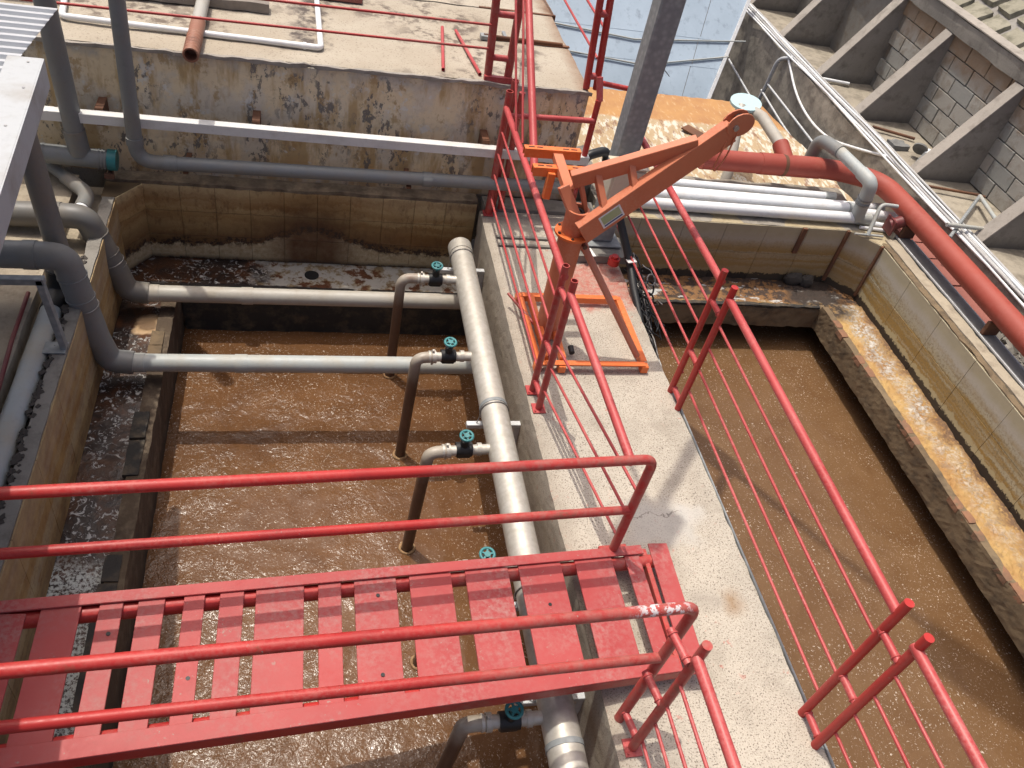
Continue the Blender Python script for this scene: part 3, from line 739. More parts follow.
# ================================================================== PEELING WALL + FITTINGS
pw = MB()
nx, nz = 70, 22
vs = []
for j in range(nz + 1):
    for i in range(nx + 1):
        x, z = -3.4 + 5.75 * i / nx, 0.02 + 1.035 * j / nz
        vs.append((x, 6.592 + 0.012 * noise.noise(Vector((x * 3, z * 3, 0))) + 0.004 * noise.noise(Vector((x * 14, z * 14, 4))), z))
pw.add(vs, [(j * (nx + 1) + i, j * (nx + 1) + i + 1, (j + 1) * (nx + 1) + i + 1, (j + 1) * (nx + 1) + i) for j in range(nz) for i in range(nx)])
pw.box(-3.4, 2.34, 6.606, 6.616, 0.02, 1.05)
wall = thing('painted_wall', 'peeling cream wall with grey mould patches under the terrace edge', 'wall', (0, 6.6, 0))
pw.build('render', 'peel', wall)
MB().rough(-3.4, 2.37, 6.575, 6.615, 1.055, 1.09, 0.06, 0.012, 7, 0, 0.005).build('coping', 'conc_lit', wall)

bm_ = thing('steel_beam', 'pale square steel beam bolted across the peeling wall above the grey pipe', 'beam', (0, 6.5, 0.54))
MB().beam((-2.2, 6.36, 0.612), (2.40, 6.36, 0.578), 0.08, 0.08).build('beam', 'beam_white', bm_)
for x in (-1.55, -0.40, 1.48):
    MB().box(x - 0.03, x + 0.03, 6.40, 6.60, 0.52, 0.66).build('bracket', 'rust', bm_)

# grey downpipe bending along the wall
R3 = 0.057
dp = thing('downpipe', 'grey pipe dropping past the white rod then running along the peeling wall', 'pipe', (-1.3, 6.38, 0.25))
path = round_path([(-1.275, 6.31, 2.6), (-1.305, 6.30, 0.29), (2.3, 6.30, 0.318)], 0.15)
MB().tube(path, R3, 20).build('pipe', 'pvc_grey', dp)
for a, b in (((-1.302, 6.30, 0.50), (-1.303, 6.30, 0.44)), ((-1.11, 6.30, 0.292), (-1.01, 6.30, 0.293)), ((0.96, 6.30, 0.307), (1.04, 6.30, 0.308))):
    MB().tube([a, b], R3 + 0.007, 20).build('coupling', 'pvc_grey', dp)
for x in (-0.95, 0.85): MB().box(x - 0.02, x + 0.02, 6.28, 6.59, 0.215, 0.235).build('bracket', 'rust', dp)
# downpipe entering a capped horizontal stub
dq = thing('downpipe', 'thicker grey downpipe passing the roof edge into a stub with teal cap', 'pipe', (-1.74, 6.35, 0.3))
MB().tube([(-1.80, 6.36, 2.6), (-1.735, 6.35, 0.42)], 0.072, 20).build('pipe', 'pvc_grey', dq)
MB().tube([(-1.74, 6.35, 0.50), (-1.728, 6.35, 0.30)], 0.08, 20).build('socket', 'pvc_dusty', dq)
MB().tube([(-2.15, 6.35, 0.285), (-1.47, 6.35, 0.255)], 0.075, 20).build('stub_pipe', 'pvc_grey', dq)
for x in (-1.99, -1.60, -1.575, -1.55): MB().tube([(x, 6.35, 0.283 - 0.044 * (x + 2.15)), (x + 0.012, 6.35, 0.282 - 0.044 * (x + 2.15))], 0.081, 20).build('ring', 'pvc_grey', dq)
MB().tube([(-1.53, 6.35, 0.258), (-1.465, 6.35, 0.255)], 0.083, 20).build('cap', 'teal', dq)
MB().box(-1.56, -1.49, 6.27, 6.30, 0.13, 0.17).box(-1.54, -1.51, 6.3, 6.58, 0.135, 0.165).build('bracket', 'rust', dq)

# ================================================================== LEFT PIPES INTO THE TANK
def tank_pipe(label, y, zt, xt, mat_h, mat_v, xe):
    o = thing('tank_pipe', label, 'pipe', (-1.4, y, 0), 'grey pipes crossing the left tank')
    r, rh = 0.092, 0.068
    MB().tube(round_path([(-2.7, y, zt - 0.02), (xt - 0.14, y, zt), (xt, y, zt - 0.01), (-1.455, y, -0.34)], 0.13, 5), r, 24).build('elbow_run', mat_v, o)
    MB().tube(round_path([(-1.458, y, -0.30), (-1.40, y, -0.55), (-1.24, y, -0.566)], 0.09, 5), r - 0.004, 24).build('elbow', mat_v, o)
    MB().tube([(-1.30, y, -0.565), (xe, y, -0.545)], rh, 22).build('pipe', mat_h, o)
    for x in (-1.25, -0.52): MB().tube([(x, y, -0.565 + 0.007 * (x + 1.24)), (x + 0.09, y, -0.564 + 0.007 * (x + 1.24))], rh + 0.005, 22).build('coupling', mat_h, o)
    MB().tube([(xt - 0.24, y, zt - 0.002), (xt - 0.16, y, zt - 0.001)], r + 0.006, 24).build('coupling', mat_v, o)
    d = (Vector((-1.455, y, -0.34)) - Vector((xt, y, zt))).normalized()
    for t in (0.16, 0.34): MB().torus(Vector((xt, y, zt)) + d * t, d, r + 0.002, 0.004, 28, 6).build('joint_ring', mat_v, o)
    MB().torus(Vector((xt, y, zt)) + d * 0.42, d, r + 0.004, 0.005, 28, 6).build('strap', 'wire', o)
    return o
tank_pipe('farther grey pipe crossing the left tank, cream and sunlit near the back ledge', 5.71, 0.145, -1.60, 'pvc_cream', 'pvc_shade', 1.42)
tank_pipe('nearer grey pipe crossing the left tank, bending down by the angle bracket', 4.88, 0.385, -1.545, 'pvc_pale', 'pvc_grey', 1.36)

# drain pipe under the lean-to roof and the gutter pipe it feeds
d = thing('drain_pipe', 'dusty grey drain pipe slanting down from under the white roof edge', 'pipe', (-1.65, 5.1, 0))
MB().tube([(-1.72, 5.14, 1.60), (-1.64, 5.08, 0.30), (-1.66, 5.05, 0.10)], 0.072, 20).build('pipe', 'pvc_dusty', d)
MB().tube(round_path([(-1.66, 5.05, 0.14), (-1.67, 5.02, -0.03), (-1.68, 4.80, -0.035)], 0.1), 0.08, 20).build('elbow', 'black', d)
gp = single(MB().tube([(-1.68, 4.95, -0.03), (-1.70, 2.0, -0.03), (-1.71, -1.2, -0.03)], 0.072, 22), 'gutter_pipe', 'pvc_pale', 'thick pale pipe lying in the gutter along the left tank wall', 'pipe', (-1.7, 3, 0))
p4 = thing('bent_pipe', 'short bent pipe with sunlit white end beside the left tank corner', 'pipe', (-1.7, 6.1, 0.08))
MB().tube([(-2.10, 6.56, 0.12), (-1.80, 6.27, 0.09)], 0.05, 18).build('pipe', 'pvc_grey', p4)
MB().tube(round_path([(-1.86, 6.32, 0.095), (-1.66, 6.11, 0.08), (-1.675, 5.92, 0.075)], 0.1), 0.057, 18).build('elbow', 'pvc_dusty', p4)
MB().tube([(-1.675, 5.94, 0.075), (-1.68, 5.80, 0.07)], 0.052, 18).build('end_pipe', 'pvc_white', p4)
hs = single(MB().tube([(-1.83, 4.9, 0.05), (-1.815, 4.4, 0.06), (-1.80, 4.0, 0.035), (-1.785, 3.75, 0.05)], 0.014, 10), 'hose', 'hose', 'dark red hose lying beside the pale gutter pipe', 'hose', (-1.8, 4.3, 0.04))
ab = thing('angle_bracket', 'bare steel angle bracket standing on the left tank wall', 'bracket', (-1.52, 4.4, 0))
MB().beam((-1.515, 4.39, 0.02), (-1.56, 4.39, 0.575), 0.05, 0.04).build('leg', 'galv', ab)
MB().beam((-1.53, 4.39, 0.56), (-2.6, 4.39, 0.53), 0.05, 0.045).build('arm', 'galv', ab)
MB().box(-1.66, -1.50, 4.33, 4.44, 0.013, 0.022).build('foot_plate', 'galv', ab)
db = MB()
for i in range(420):
    y = random.uniform(1.5, 5.4); x = random.gauss(-1.595, 0.018); s_ = random.uniform(0.006, 0.02)
    db.obox((x, y, -0.075 if x < -1.6 else 0.012), (random.random(), random.random(), 0.1), (0, 1, 0.2), s_, s_ * 0.7, s_ * 0.4)
o = db.build('leaf_litter', 'earth'); o['kind'] = 'stuff'; o['label'] = 'black debris along the gutter by the pale pipe'; o['category'] = 'debris'

# ================================================================== LEAN-TO ROOF
rf = thing('lean_to_roof', 'white corrugated lean-to roof with flat edge flashing at the left', 'roof', (-2, 4.5, 1.78))
def ex(y): return -1.385 - 0.0759 * (y - 4.742)            # the edge runs slightly askew to the tank
vs, fs, prof = [], [], []
y = 0.1
while y < 5.43:
    for dy, dz in ((0.0, 0.0), (0.014, 0.0265), (0.041, 0.0265), (0.055, 0.0)): prof.append((y + dy, dz))
    y += 0.0817
for k, (y, dz) in enumerate(prof):
    xe = ex(y) - 0.132 if y < 4.76 else -1.478 + 0.026 * (k % 4 in (1, 2)) - (5.418 - y) * 0.07
    vs += [(-3.9, y, 1.7516 + dz), (xe, y, 1.7516 + dz)]
fs = [(2 * k, 2 * k + 1, 2 * k + 3, 2 * k + 2) for k in range(len(prof) - 1)]
sh = MB().add(vs, fs).build('roof_sheet', 'sheet', rf)
sm = sh.modifiers.new('thick', 'SOLIDIFY'); sm.thickness = 0.002
YE = 4.746
MB().prism([(ex(0.1) - 0.17, 0.1, 1.782), (ex(0.1), 0.1, 1.782), (ex(YE), YE, 1.782), (ex(YE) - 0.17, YE, 1.782)], (0, 0, 0.006)).build('flashing', 'fascia', rf)
MB().prism([(ex(0.1), 0.1, 1.629), (ex(0.1) + 0.008, 0.1, 1.629), (ex(YE) + 0.008, YE, 1.629), (ex(YE), YE, 1.629)], (0, 0, 0.158)).prism([(ex(0.1) - 0.04, 0.1, 1.625), (ex(0.1) - 0.001, 0.1, 1.625), (ex(YE) - 0.001, YE, 1.625), (ex(YE) - 0.04, YE, 1.625)], (0, 0, 0.006)).build('fascia', 'fascia', rf)
MB().box(-3.2, -1.578, 4.378, 4.44, 1.786, 1.808).box(-3.2, -1.597, 4.351, 4.376, 1.782, 1.793).build('rail_channel', 'galv', rf)
for i, y in enumerate((4.686, 4.393, 3.996, 3.637, 3.288)): MB().disc((ex(y) - 0.062 + 0.02 * (i % 2), y, 1.789), (0, 0, 1), 0.007, 0.006, 10).build('screw', 'bolt', rf)
MB().box(-3.8, -1.44, 4.63, 4.70, 1.665, 1.740).box(-3.8, -1.42, 2.83, 2.91, 1.665, 1.740).build('purlin', 'galv', rf)

# ================================================================== MANIFOLD WITH VALVES
mf = thing('air_manifold', 'fat pale manifold pipe along the walkway edge with teal valves', 'pipe manifold', (1.3, 3, -0.15))
XM, ZM, RM = 1.305, -0.15, 0.098
MB().tube([(XM, 5.97, ZM), (XM, -1.2, ZM)], RM, 28).build('pipe', 'steel', mf)
MB().tube([(XM, 5.98, ZM), (XM, 5.86, ZM)], RM + 0.006, 28).build('end_cap', 'steel', mf)
for y in (4.03, 1.62, 1.38): MB().tube([(XM, y, ZM), (XM, y - 0.03, ZM)], RM + 0.004, 28).build('weld_band', 'galv', mf)
for y in (5.80, 3.97, 2.5, 1.92):
    br = MB().box(1.12, 1.52, y - 0.022, y + 0.022, ZM - RM - 0.045, ZM - RM - 0.008, 0, 0.003)
    br.box(1.47, 1.516, y - 0.02, y + 0.02, -0.62, ZM - RM - 0.047)
    b = br.build('wall_bracket', 'galv_pale', mf)
    MB().torus((XM, y + 0.01, ZM), (0, 1, 0), RM + 0.005, 0.005, 28, 6).tube([(XM - RM, y, ZM - 0.02), (XM - RM - 0.02, y, ZM - RM - 0.04)], 0.004, 6).build('clamp', 'wire', b)
def valve(y, xe, dy, base):
    j = MB().tube([(XM - 0.07, y, ZM), (0.95, y + 0.3 * dy, ZM)], 0.036, 16).build('branch', 'steel', mf)
    v = MB().tube([(1.095, y, ZM), (0.985, y, ZM)], 0.048, 16).tube([(1.04, y, ZM + 0.02), (1.04, y, ZM + 0.10)], 0.028, 14).box(0.99, 1.09, y - 0.04, y + 0.04, ZM - 0.05, ZM - 0.02, 0, 0.008)
    v.build('valve', 'black', mf)
    v = mf.children[-1] if False else [o for o in COL.objects if o.name.startswith('valve')][-1]
    wz = ZM + 0.15
    hw = MB().torus((1.04, y - 0.01, wz), (0, -0.12, 1), 0.052, 0.011, 22, 8).disc((1.04, y - 0.01, wz - 0.005), (0, -0.12, 1), 0.018, 0.026, 14)
    for k in range(5):
        a = 2 * math.pi * k / 5
        hw.beam((1.04, y - 0.01, wz), (1.04 + 0.05 * math.cos(a), y - 0.01 + 0.05 * math.sin(a), wz + 0.006 * math.sin(a)), 0.012, 0.010, (0, 0, 1), 0, 0)
    hw.tube([(1.04, y, ZM + 0.09), (1.04, y - 0.008, wz - 0.02)], 0.009, 10)
    return j, hw
RV = ((5.50, 0.76, 5.50, (0.735, 5.46)), (4.56, 0.80, 4.53, (0.755, 4.51)), (3.63, 0.80, 3.60, (0.735, 3.59)), (2.70, 0.80, 2.70, (0.75, 2.66)), (1.77, 0.80, 1.77, (0.80, 1.92)))
for y, xe, ye, bs in RV:
    MB().tube([(XM - 0.07, y, ZM), (0.93, y * 0.5 + ye * 0.5, ZM)], 0.036, 16).build('branch', 'steel', mf)
    MB().tube([(1.16, y, ZM), (1.13, y, ZM)], 0.044, 16).build('union', 'steel', mf)
    vb = MB().tube([(1.095, y, ZM), (0.985, y, ZM)], 0.050, 16).tube([(1.04, y, ZM + 0.02), (1.04, y, ZM + 0.09)], 0.03, 14).obox((1.04, y, ZM - 0.012), (1, 0, 0), (0, 1, 0), 0.05, 0.042, 0.04, 0, 0.01)
    v = vb.build('valve', 'black', mf)
    wz = ZM + 0.145
    hw = MB().torus((1.04, y - 0.01, wz), (0, -0.12, 1), 0.041, 0.0095, 22, 8).disc((1.04, y - 0.01, wz - 0.004), (0, -0.12, 1), 0.019, 0.026, 14)
    for k in range(5):
        a = 2 * math.pi * k / 5 + y
        hw.beam((1.04, y - 0.01, wz), (1.04 + 0.041 * math.cos(a), y - 0.01 + 0.041 * math.sin(a), wz + 0.005 * math.sin(a)), 0.011, 0.009, (0, 0, 1), 0, 0)
    hw.tube([(1.04, y, ZM + 0.08), (1.04, y - 0.008, wz - 0.015)], 0.009, 10)
    hw.build('handwheel', 'teal', v)
    MB().tube([(0.945, y * .6 + ye * .4, ZM), (0.915, y * .5 + ye * .5, ZM)], 0.050, 16).tube([(0.905, y * .5 + ye * .5, ZM), (0.89, y * .5 + ye * .5, ZM)], 0.047, 16).box(0.915, 0.93, y * .5 + ye * .5 - 0.01, y * .5 + ye * .5 + 0.01, ZM - 0.075, ZM + 0.07, 0, 0.002).build('flange_clip', 'steel', mf)
    rp = round_path([(0.94, y * .5 + ye * .5, ZM), (xe, ye, ZM), (bs[0], bs[1], WL - 0.35)], 0.13, 9)
    MB().tube(rp, 0.042, 18).build('riser', 'riser', mf)
    bx_, by_ = bs[0] + (xe - bs[0]) * 0.25, bs[1] + (ye - bs[1]) * 0.25
    fr_ = MB().torus((bx_, by_, WL + 0.004), (0, 0, 1), 0.052, 0.012, 22, 6)
    fr_.v = [(v[0] + 0.012 * noise.noise(Vector(v) * 25), v[1] + 0.012 * noise.noise(Vector(v) * 25 + Vector((9, 0, 0))), v[2]) for v in fr_.v]
    fr_.build('foam_ring', 'froth', mf)

# ================================================================== RAILINGS
BARS = (0.2, 0.41, 0.61, 0.81)
def run(parent, x, ya, yb, mat='red_faded', top=1.02, bars=BARS, rr=0.026, xb=None):
    xb = x if xb is None else xb
    MB().tube([(x, ya, top), (xb, yb, top)], rr, 16).build('top_rail', mat, parent)
    for z in bars: MB().tube([(x, ya, z), (xb, yb, z)], 0.0095, 8).build('bar', mat, parent)
def post(parent, x, y, h, z0=0.0, r=0.024, lean=(0, 0), mat='red', foot=True, hollow=True):
    o = MB().tube([(x, y, z0), (x + lean[0], y + lean[1], h)], r, 16, True, 0, hollow).build('post', mat, parent)
    if foot: MB().box(x - 0.045, x + 0.045, y - 0.045, y + 0.045, 0.004, 0.014).disc((x - 0.03, y - 0.03, 0.018), (0, 0, 1), 0.007, 0.010, 8).disc((x + 0.03, y + 0.03, 0.018), (0, 0, 1), 0.007, 0.010, 8).build('base_plate', 'red_faded', o)
    return o
def rungs(parent, a, b, zs, r=0.02, lean=0):
    for z in zs:
        A_, B_ = Vector((a[0] + lean * z, a[1], z)), Vector((b[0] + lean * z, b[1], z)); d = (B_ - A_).normalized()
        m = MB().tube([A_, B_], r, 14)
        for q in (A_ + d * 0.026, B_ - d * 0.026): m.torus(q, d, r + 0.001, 0.005, 14, 5)
        m.build('rung', 'red_faded', parent)

rl = thing('railing', 'red pipe railing along the left edge of the concrete walkway', 'railing', (1.57, 3.9, 0))
run(rl, 1.57, 6.28, 4.02); MB().tube([(1.57, 3.86, 1.02), (1.66, 2.62, 0.88)], 0.026, 16).build('top_rail', 'red_faded', rl)
for z in BARS[:3]: MB().tube([(1.57, 3.86, z), (1.745, 2.60, z + 0.06)], 0.0095, 8).build('bar', 'red_faded', rl)
run(rl, 1.62, 1.50, -1.0, top=0.93, bars=(0.11, 0.32, 0.50, 0.70))
post(rl, 1.565, 4.04, 1.10); post(rl, 1.575, 3.86, 1.12)
rungs(rl, (1.565, 4.04), (1.575, 3.86), (0.11, 0.48, 0.93))
post(rl, 1.60, 1.51, 1.02, lean=(0.04, 0.0), hollow=False)
rungs(rl, (1.58, 1.68), (1.61, 1.51), (0.08, 0.47, 0.86))
post(rl, 1.58, 6.30, 1.16, r=0.03); post(rl, 1.63, 6.38, 1.22, r=0.03)
MB().tube([(1.53, 5.00, 0.12), (1.70, 4.72, 0.05)], 0.012, 8).build('brace_rod', 'red', rl)

rr_ = thing('railing', 'red pipe railing along the right edge of the concrete walkway', 'railing', (2.65, 3.9, 0))
run(rr_, 2.66, 6.30, 4.04); run(rr_, 2.645, 3.86, 1.60, xb=2.615); run(rr_, 2.61, 1.44, -1.4, xb=2.60)
for x, y in ((2.64, 4.05), (2.64, 3.87), (2.61, 1.60), (2.61, 1.43)):
    post(rr_, x - 0.01, y, 1.12, lean=(0.015, -0.01), hollow=False, z0=-0.05, foot=False)
rungs(rr_, (2.64, 4.05), (2.64, 3.87), (0.05, 0.42, 0.87)); rungs(rr_, (2.605, 1.60), (2.605, 1.43), (0.05, 0.46, 0.88))
post(rr_, 2.67, 6.36, 1.16, hollow=False, foot=False)
for y in (3.96, 1.52): MB().box(2.585, 2.66, y - 0.13, y + 0.13, -0.06, -0.005).build('edge_plate', 'galv', rr_)
# frame closing the walkway's far end
fr = thing('barrier_frame', 'red three-bar barrier frame at the walkway end before the peeling wall', 'barrier', (2.0, 6.35, 0))
for x in (1.70, 2.36): MB().tube([(x, 6.36, 0.03), (x, 6.36, 1.13)], 0.026, 16).build('post', 'red', fr)
for z in (0.24, 0.56, 0.93): MB().tube([(1.58, 6.345, z), (2.36, 6.345, z + 0.02)], 0.024, 16).build('bar', 'red_faded', fr)
MB().tube([(2.34, 6.42, 1.30), (2.37, 6.36, 1.12)], 0.028, 14).build('link', 'red_faded', fr)
MB().tube([(2.36, 6.5, 1.22), (2.75, 6.5, 1.18)], 0.022, 14).build('side_arm', 'red', fr)
# terrace railings
tr = thing('railing', 'red railing on the terrace edge with two long thin rods', 'railing', (1.5, 6.7, 1.08))
for x, xt in ((1.46, 1.40), (1.63, 1.62)): MB().tube([(x, 6.66, 1.09), (xt, 6.66, 2.3)], 0.034, 16).build('post', 'red', tr)
for z in (1.27, 1.62, 1.95): MB().tube([(1.46 - 0.04 * (z - 1.1), 6.66, z), (1.63, 6.66, z)], 0.026, 14).build('rung', 'red_faded', tr)
MB().tube([(-2.0, 6.62, 1.34), (1.44, 6.64, 1.345)], 0.011, 8).build('rod', 'red', tr)
MB().tube([(-2.0, 6.62, 1.53), (1.42, 6.64, 1.535)], 0.011, 8).build('rod', 'red', tr)
MB().box(1.42, 1.66, 6.60, 6.64, 1.075, 1.13).build('base_plate', 'red_faded', tr)
tr2 = thing('railing', 'red twin posts with rungs at the terrace corner beside the lamp post', 'railing', (2.37, 6.7, 1.08))
for x, xt in ((2.33, 2.22), (2.42, 2.30)): MB().tube([(x, 6.66, 1.09), (xt, 6.66, 2.4)], 0.030, 16).build('post', 'red', tr2)
for z in (1.2, 1.72, 2.1): MB().tube([(2.33 - 0.08 * (z - 1.1), 6.66, z), (2.41 - 0.08 * (z - 1.1), 6.66, z)], 0.03, 14).build('rung', 'red_faded', tr2)
for a, b in (((2.37, 6.68, 1.60), (2.30, 9.6, 1.66)), ((2.37, 6.68, 1.35), (2.30, 9.6, 1.42))): MB().tube([a, b], 0.011, 8).build('bar', 'red_faded', tr2)
# sloping stair handrail coming down to the walkway
sr = thing('stair_handrail', 'faded red sloping handrail with two thin bars dropping to the walkway', 'handrail', (1.62, 5.6, 1.0))
MB().tube([(1.62, 5.30, 1.02), (1.655, 6.55, 1.80), (1.70, 8.3, 2.9)], 0.030, 16).build('top_rail', 'red_faded', sr)
MB().tube([(1.60, 5.70, 1.03), (1.61, 6.52, 1.80), (1.62, 8.0, 3.2)], 0.010, 8).build('bar', 'red_faded', sr)
MB().tube([(1.575, 5.85, 1.03), (1.545, 6.50, 1.80), (1.50, 7.8, 3.3)], 0.010, 8).build('bar', 'red_faded', sr)

# ================================================================== GANGWAY
gw = thing('gangway', 'red steel gangway with gapped deck plates crossing the left tank', 'gangway', (0.3, 2, 0.2))
def yn(x): return 1.632 + 0.098 * x
def yf(x): return 2.405 + 0.108 * x
def zd(x): return 0.293 - 0.087 * x
SL = [(-1.64, -1.19), (-1.136, -0.975), (-0.902, -0.804), (-0.741, -0.627), (-0.545, -0.453), (-0.386, -0.277), (-0.222, 0.005), (0.073, 0.186), (0.251, 0.467), (0.536, 0.762), (0.84, 1.085), (1.146, 1.401), (1.487, 1.721), (1.806, 1.904)]
for k, (a, b) in enumerate(SL):
    m = (a + b) / 2; yc = (yn(m) + yf(m)) / 2
    MB().obox((m, yc, zd(m) + random.uniform(-.002, .002)), (1, 0.0, -0.087), (0.01, 1, 0), (b - a) / 2, (yf(m) - yn(m)) / 2 - 0.045, 0.006, 0, 0.002).build('deck_plate', 'red_deck', gw)
for fn, sg, wd in ((yn, 1, 0.085), (yf, -1, 0.06)):
    a, b = -1.66, 1.93
    off = sg * wd / 2
    MB().beam((a, fn(a) + off, zd(a) + 0.014), (b, fn(b) + off, zd(b) + 0.014), wd, 0.012, ch=0.002).build('edge_strip', 'red_deck', gw)
    MB().beam((a, fn(a) + sg * 0.004, zd(a) - 0.028), (b, fn(b) + sg * 0.004, zd(b) - 0.028), 0.008, 0.07, ch=0.001).build('edge_skirt', 'red', gw)
    o2 = sg * (wd + 0.005)
    MB().tube([(a, fn(a) + o2, zd(a) - 0.052), (b + (0.15 if sg < 0 else 0), fn(b) + o2, zd(b) - 0.052)], 0.04, 18).build('stringer_pipe', 'red', gw)
MB().beam((2.045, yf(2.0) + 0.01, 0.122), (2.02, yn(2.0) - 0.02, 0.122), 0.12, 0.012, ch=0.002).build('end_plate', 'red_deck', gw)
MB().beam((1.955, yf(1.9), 0.085), (1.94, yn(1.9), 0.085), 0.03, 0.05).build('end_beam', 'red', gw)
for x in (-1.2, -0.35, 0.5, 1.3): MB().tube([(x, yn(x) + 0.05, zd(x) - 0.06), (x + 0.01, yf(x) - 0.05, zd(x) - 0.06)], 0.022, 12).build('cross_tube', 'red', gw) if False else None
for k, t in ((2, 0.72), (4, 0.38), (8, 0.80), (8, 0.25), (11, 0.6)):     # bolt holes in the plates
    m = (SL[k][0] + SL[k][1]) / 2 + 0.01
    MB().disc((m, yn(m) + t * (yf(m) - yn(m)), zd(m) + 0.0075), (0.087, 0, 1), 0.010, 0.003, 10).build('bolt_hole', 'black', gw)
# handrails
def handrail(px, py, pz0, tx, ty, tz, fn, shy, low):
    top = [(-1.75, fn(-1.75) + shy, zd(-1.75) + 0.775), (tx, ty, tz), (px, py, pz0)]
    hr = MB().tube(round_path(top, 0.07, 6), 0.027, 18).build('handrail', 'red', gw)
    P = Vector((tx, ty, tz)).lerp(Vector((px, py, pz0)), low)
    MB().tube([(-1.75, fn(-1.75) + shy * 0.9, zd(-1.75) + 0.385), P], 0.025, 16).build('mid_rail', 'red', gw)
    return P
handrail(1.745, 2.585, 0.10, 1.765, 2.60, 0.935, yf, -0.015, 0.50)
handrail(1.575, 1.665, 0.0, 1.71, 1.745, 0.925, yn, 0.01, 0.42)
MB().beam((1.68, 2.60, 0.11), (1.86, 2.62, 0.095), 0.07, 0.02).build('hinge_plate', 'red', gw)

# ================================================================== CRANE
cr = thing('davit_crane', 'small orange davit crane with lattice jib standing on the walkway', 'crane', (1.79, 4.66, 0))
x0, x1, y0, y1 = 1.64, 2.47, 4.26, 5.05
for a, b in (((x0, y0), (x1, y0)), ((x0, y1), (x1, y1)), ((x0, y0 + 0.03), (x0, y1 - 0.03)), ((x1, y0 + 0.03), (x1, y1 - 0.03))):
    f = MB().beam((*a, 0.075), (*b, 0.075), 0.05, 0.006, ch=0.001)
    av, bv = Vector((*a, 0.05)), Vector((*b, 0.05)); cen = Vector(((x0 + x1) / 2, (y0 + y1) / 2, 0.05)); d = ((av + bv) / 2 - cen).normalized() * -0.022
    f.beam(av + d, bv + d, 0.006, 0.05, ch=0.001)
    f.build('base_frame', 'orange_bright', cr)
for x, y in ((x0, y0), (1.82, y0 - 0.01), (x1, y0), (x1, y1), (x0, y1)): MB().box(x - 0.028, x + 0.028, y - 0.03, y + 0.03, 0.006, 0.068, 0, 0.004).build('foot', 'orange_bright', cr)
MB().beam((1.71, 4.30, 0.08), (1.72, 5.02, 0.08), 0.05, 0.05).build('base_rail', 'orange_bright', cr)
MB().beam((1.83, 4.29, 0.078), (1.84, 4.70, 0.078), 0.045, 0.05).build('base_rail', 'orange_bright', cr)
MB().obox((1.70, 4.52, 0.13), (1, 0, 0), (0, 1, 0), 0.02, 0.05, 0.03, 0, 0.005).obox((1.71, 4.66, 0.13), (1, 0, 0), (0, 1, 0), 0.02, 0.03, 0.035, 0, 0.005).build('hinge', 'orange_bright', cr)
MB().disc((1.93, 4.42, 0.06), (0, 1, 0.2), 0.022, 0.06, 14).build('castor', 'black', cr)
mx, my = 1.785, 4.66
MB().tube([(mx, my, 0.02), (mx, my, 0.93)], 0.088, 28).build('mast', 'orange', cr)
fl = MB().disc((mx, my, 0.935), (0, 0, 1), 0.125, 0.018, 32)
fl.build('flange', 'orange_bright', cr)
for k in range(6):
    a = k * math.pi / 3 + 0.3
    MB().disc((mx + 0.107 * math.cos(a), my + 0.107 * math.sin(a), 0.947), (0, 0, 1), 0.011, 0.008, 8).build('bolt', 'black', cr)
MB().tube([(mx, my, 0.945), (mx, my, 1.125)], 0.080, 28, True, 0, True).build('head_sleeve', 'orange', cr)
MB().disc((mx, my, 1.085), (0, 0, 1), 0.058, 0.02, 24).torus((mx, my, 1.10), (0, 0, 1), 0.04, 0.012).build('bearing', 'black', cr)
# brace from mast to base frame
bp = [(mx + 0.09, my - 0.03, 0.86), (2.42, 4.33, 0.09)]
MB().tube([bp[0], Vector(bp[0]).lerp(Vector(bp[1]), 0.06), bp[1]], 0.026, 14, radii=[0.034, 0.027, 0.024]).build('brace', 'salmon', cr)
MB().disc(bp[0], (0.2, -1, 0), 0.018, 0.08, 12).build('brace_pin', 'rust', cr)
# jib: two converging box beams with struts
az, th = 0.22, 0.665
h = Vector((math.cos(az), math.sin(az), 0)); jd = h * math.cos(th) + Vector((0, 0, math.sin(th))); js = -h * math.sin(th) + Vector((0, 0, math.cos(th)))
B = Vector((1.83, 4.56, 1.02)); side = h.cross(Vector((0, 0, 1)))
tipL = B + jd * 1.42 + side * 0.0
MB().beam(B - jd * 0.03, B + jd * 1.16, 0.07, 0.165, js).build('jib_beam', 'orange', cr)
rear = Vector((mx - 0.11, my + 0.06, 1.27)); up0 = rear + jd * 0.05
upE = B + jd * 0.92 + js * 0.07
MB().beam(up0, upE, 0.06, 0.115, js).build('jib_beam', 'orange', cr)
MB().beam((mx - 0.02, my - 0.02, 1.08), rear - jd * 0.02, 0.075, 0.05, side).build('rear_link', 'orange', cr)
MB().beam((mx + 0.07, my + 0.02, 1.08), up0 + jd * 0.06, 0.03, 0.035, side).build('strut', 'orange', cr)
for t, t2 in ((0.18, 0.20), (0.42, 0.47)):
    p = B + jd * t + js * 0.04
    q = up0.lerp(upE, t2)
    MB().beam(p, q, 0.045, 0.05, side).build('strut', 'orange', cr)
for sgn in (-1, 1):                                                # cheek plates with the sheave at the tip
    c = B + jd * 1.22 + side * 0.03 * sgn + js * 0.02
    pts = []
    for k in range(16):
        a = 2 * math.pi * k / 16
        pts.append(c + jd * (0.10 * math.cos(a)) + js * (0.084 * math.sin(a) - 0.02 * math.cos(a)))
    MB().prism(pts, side * 0.010).build('cheek_plate', 'orange', cr)
MB().disc(B + jd * 1.23 + js * 0.02, side, 0.05, 0.03, 24).build('sheave', 'black', cr)
MB().disc(B + jd * 1.18 + js * 0.03, side, 0.02, 0.11, 12).build('sheave_bolt', 'bolt', cr)
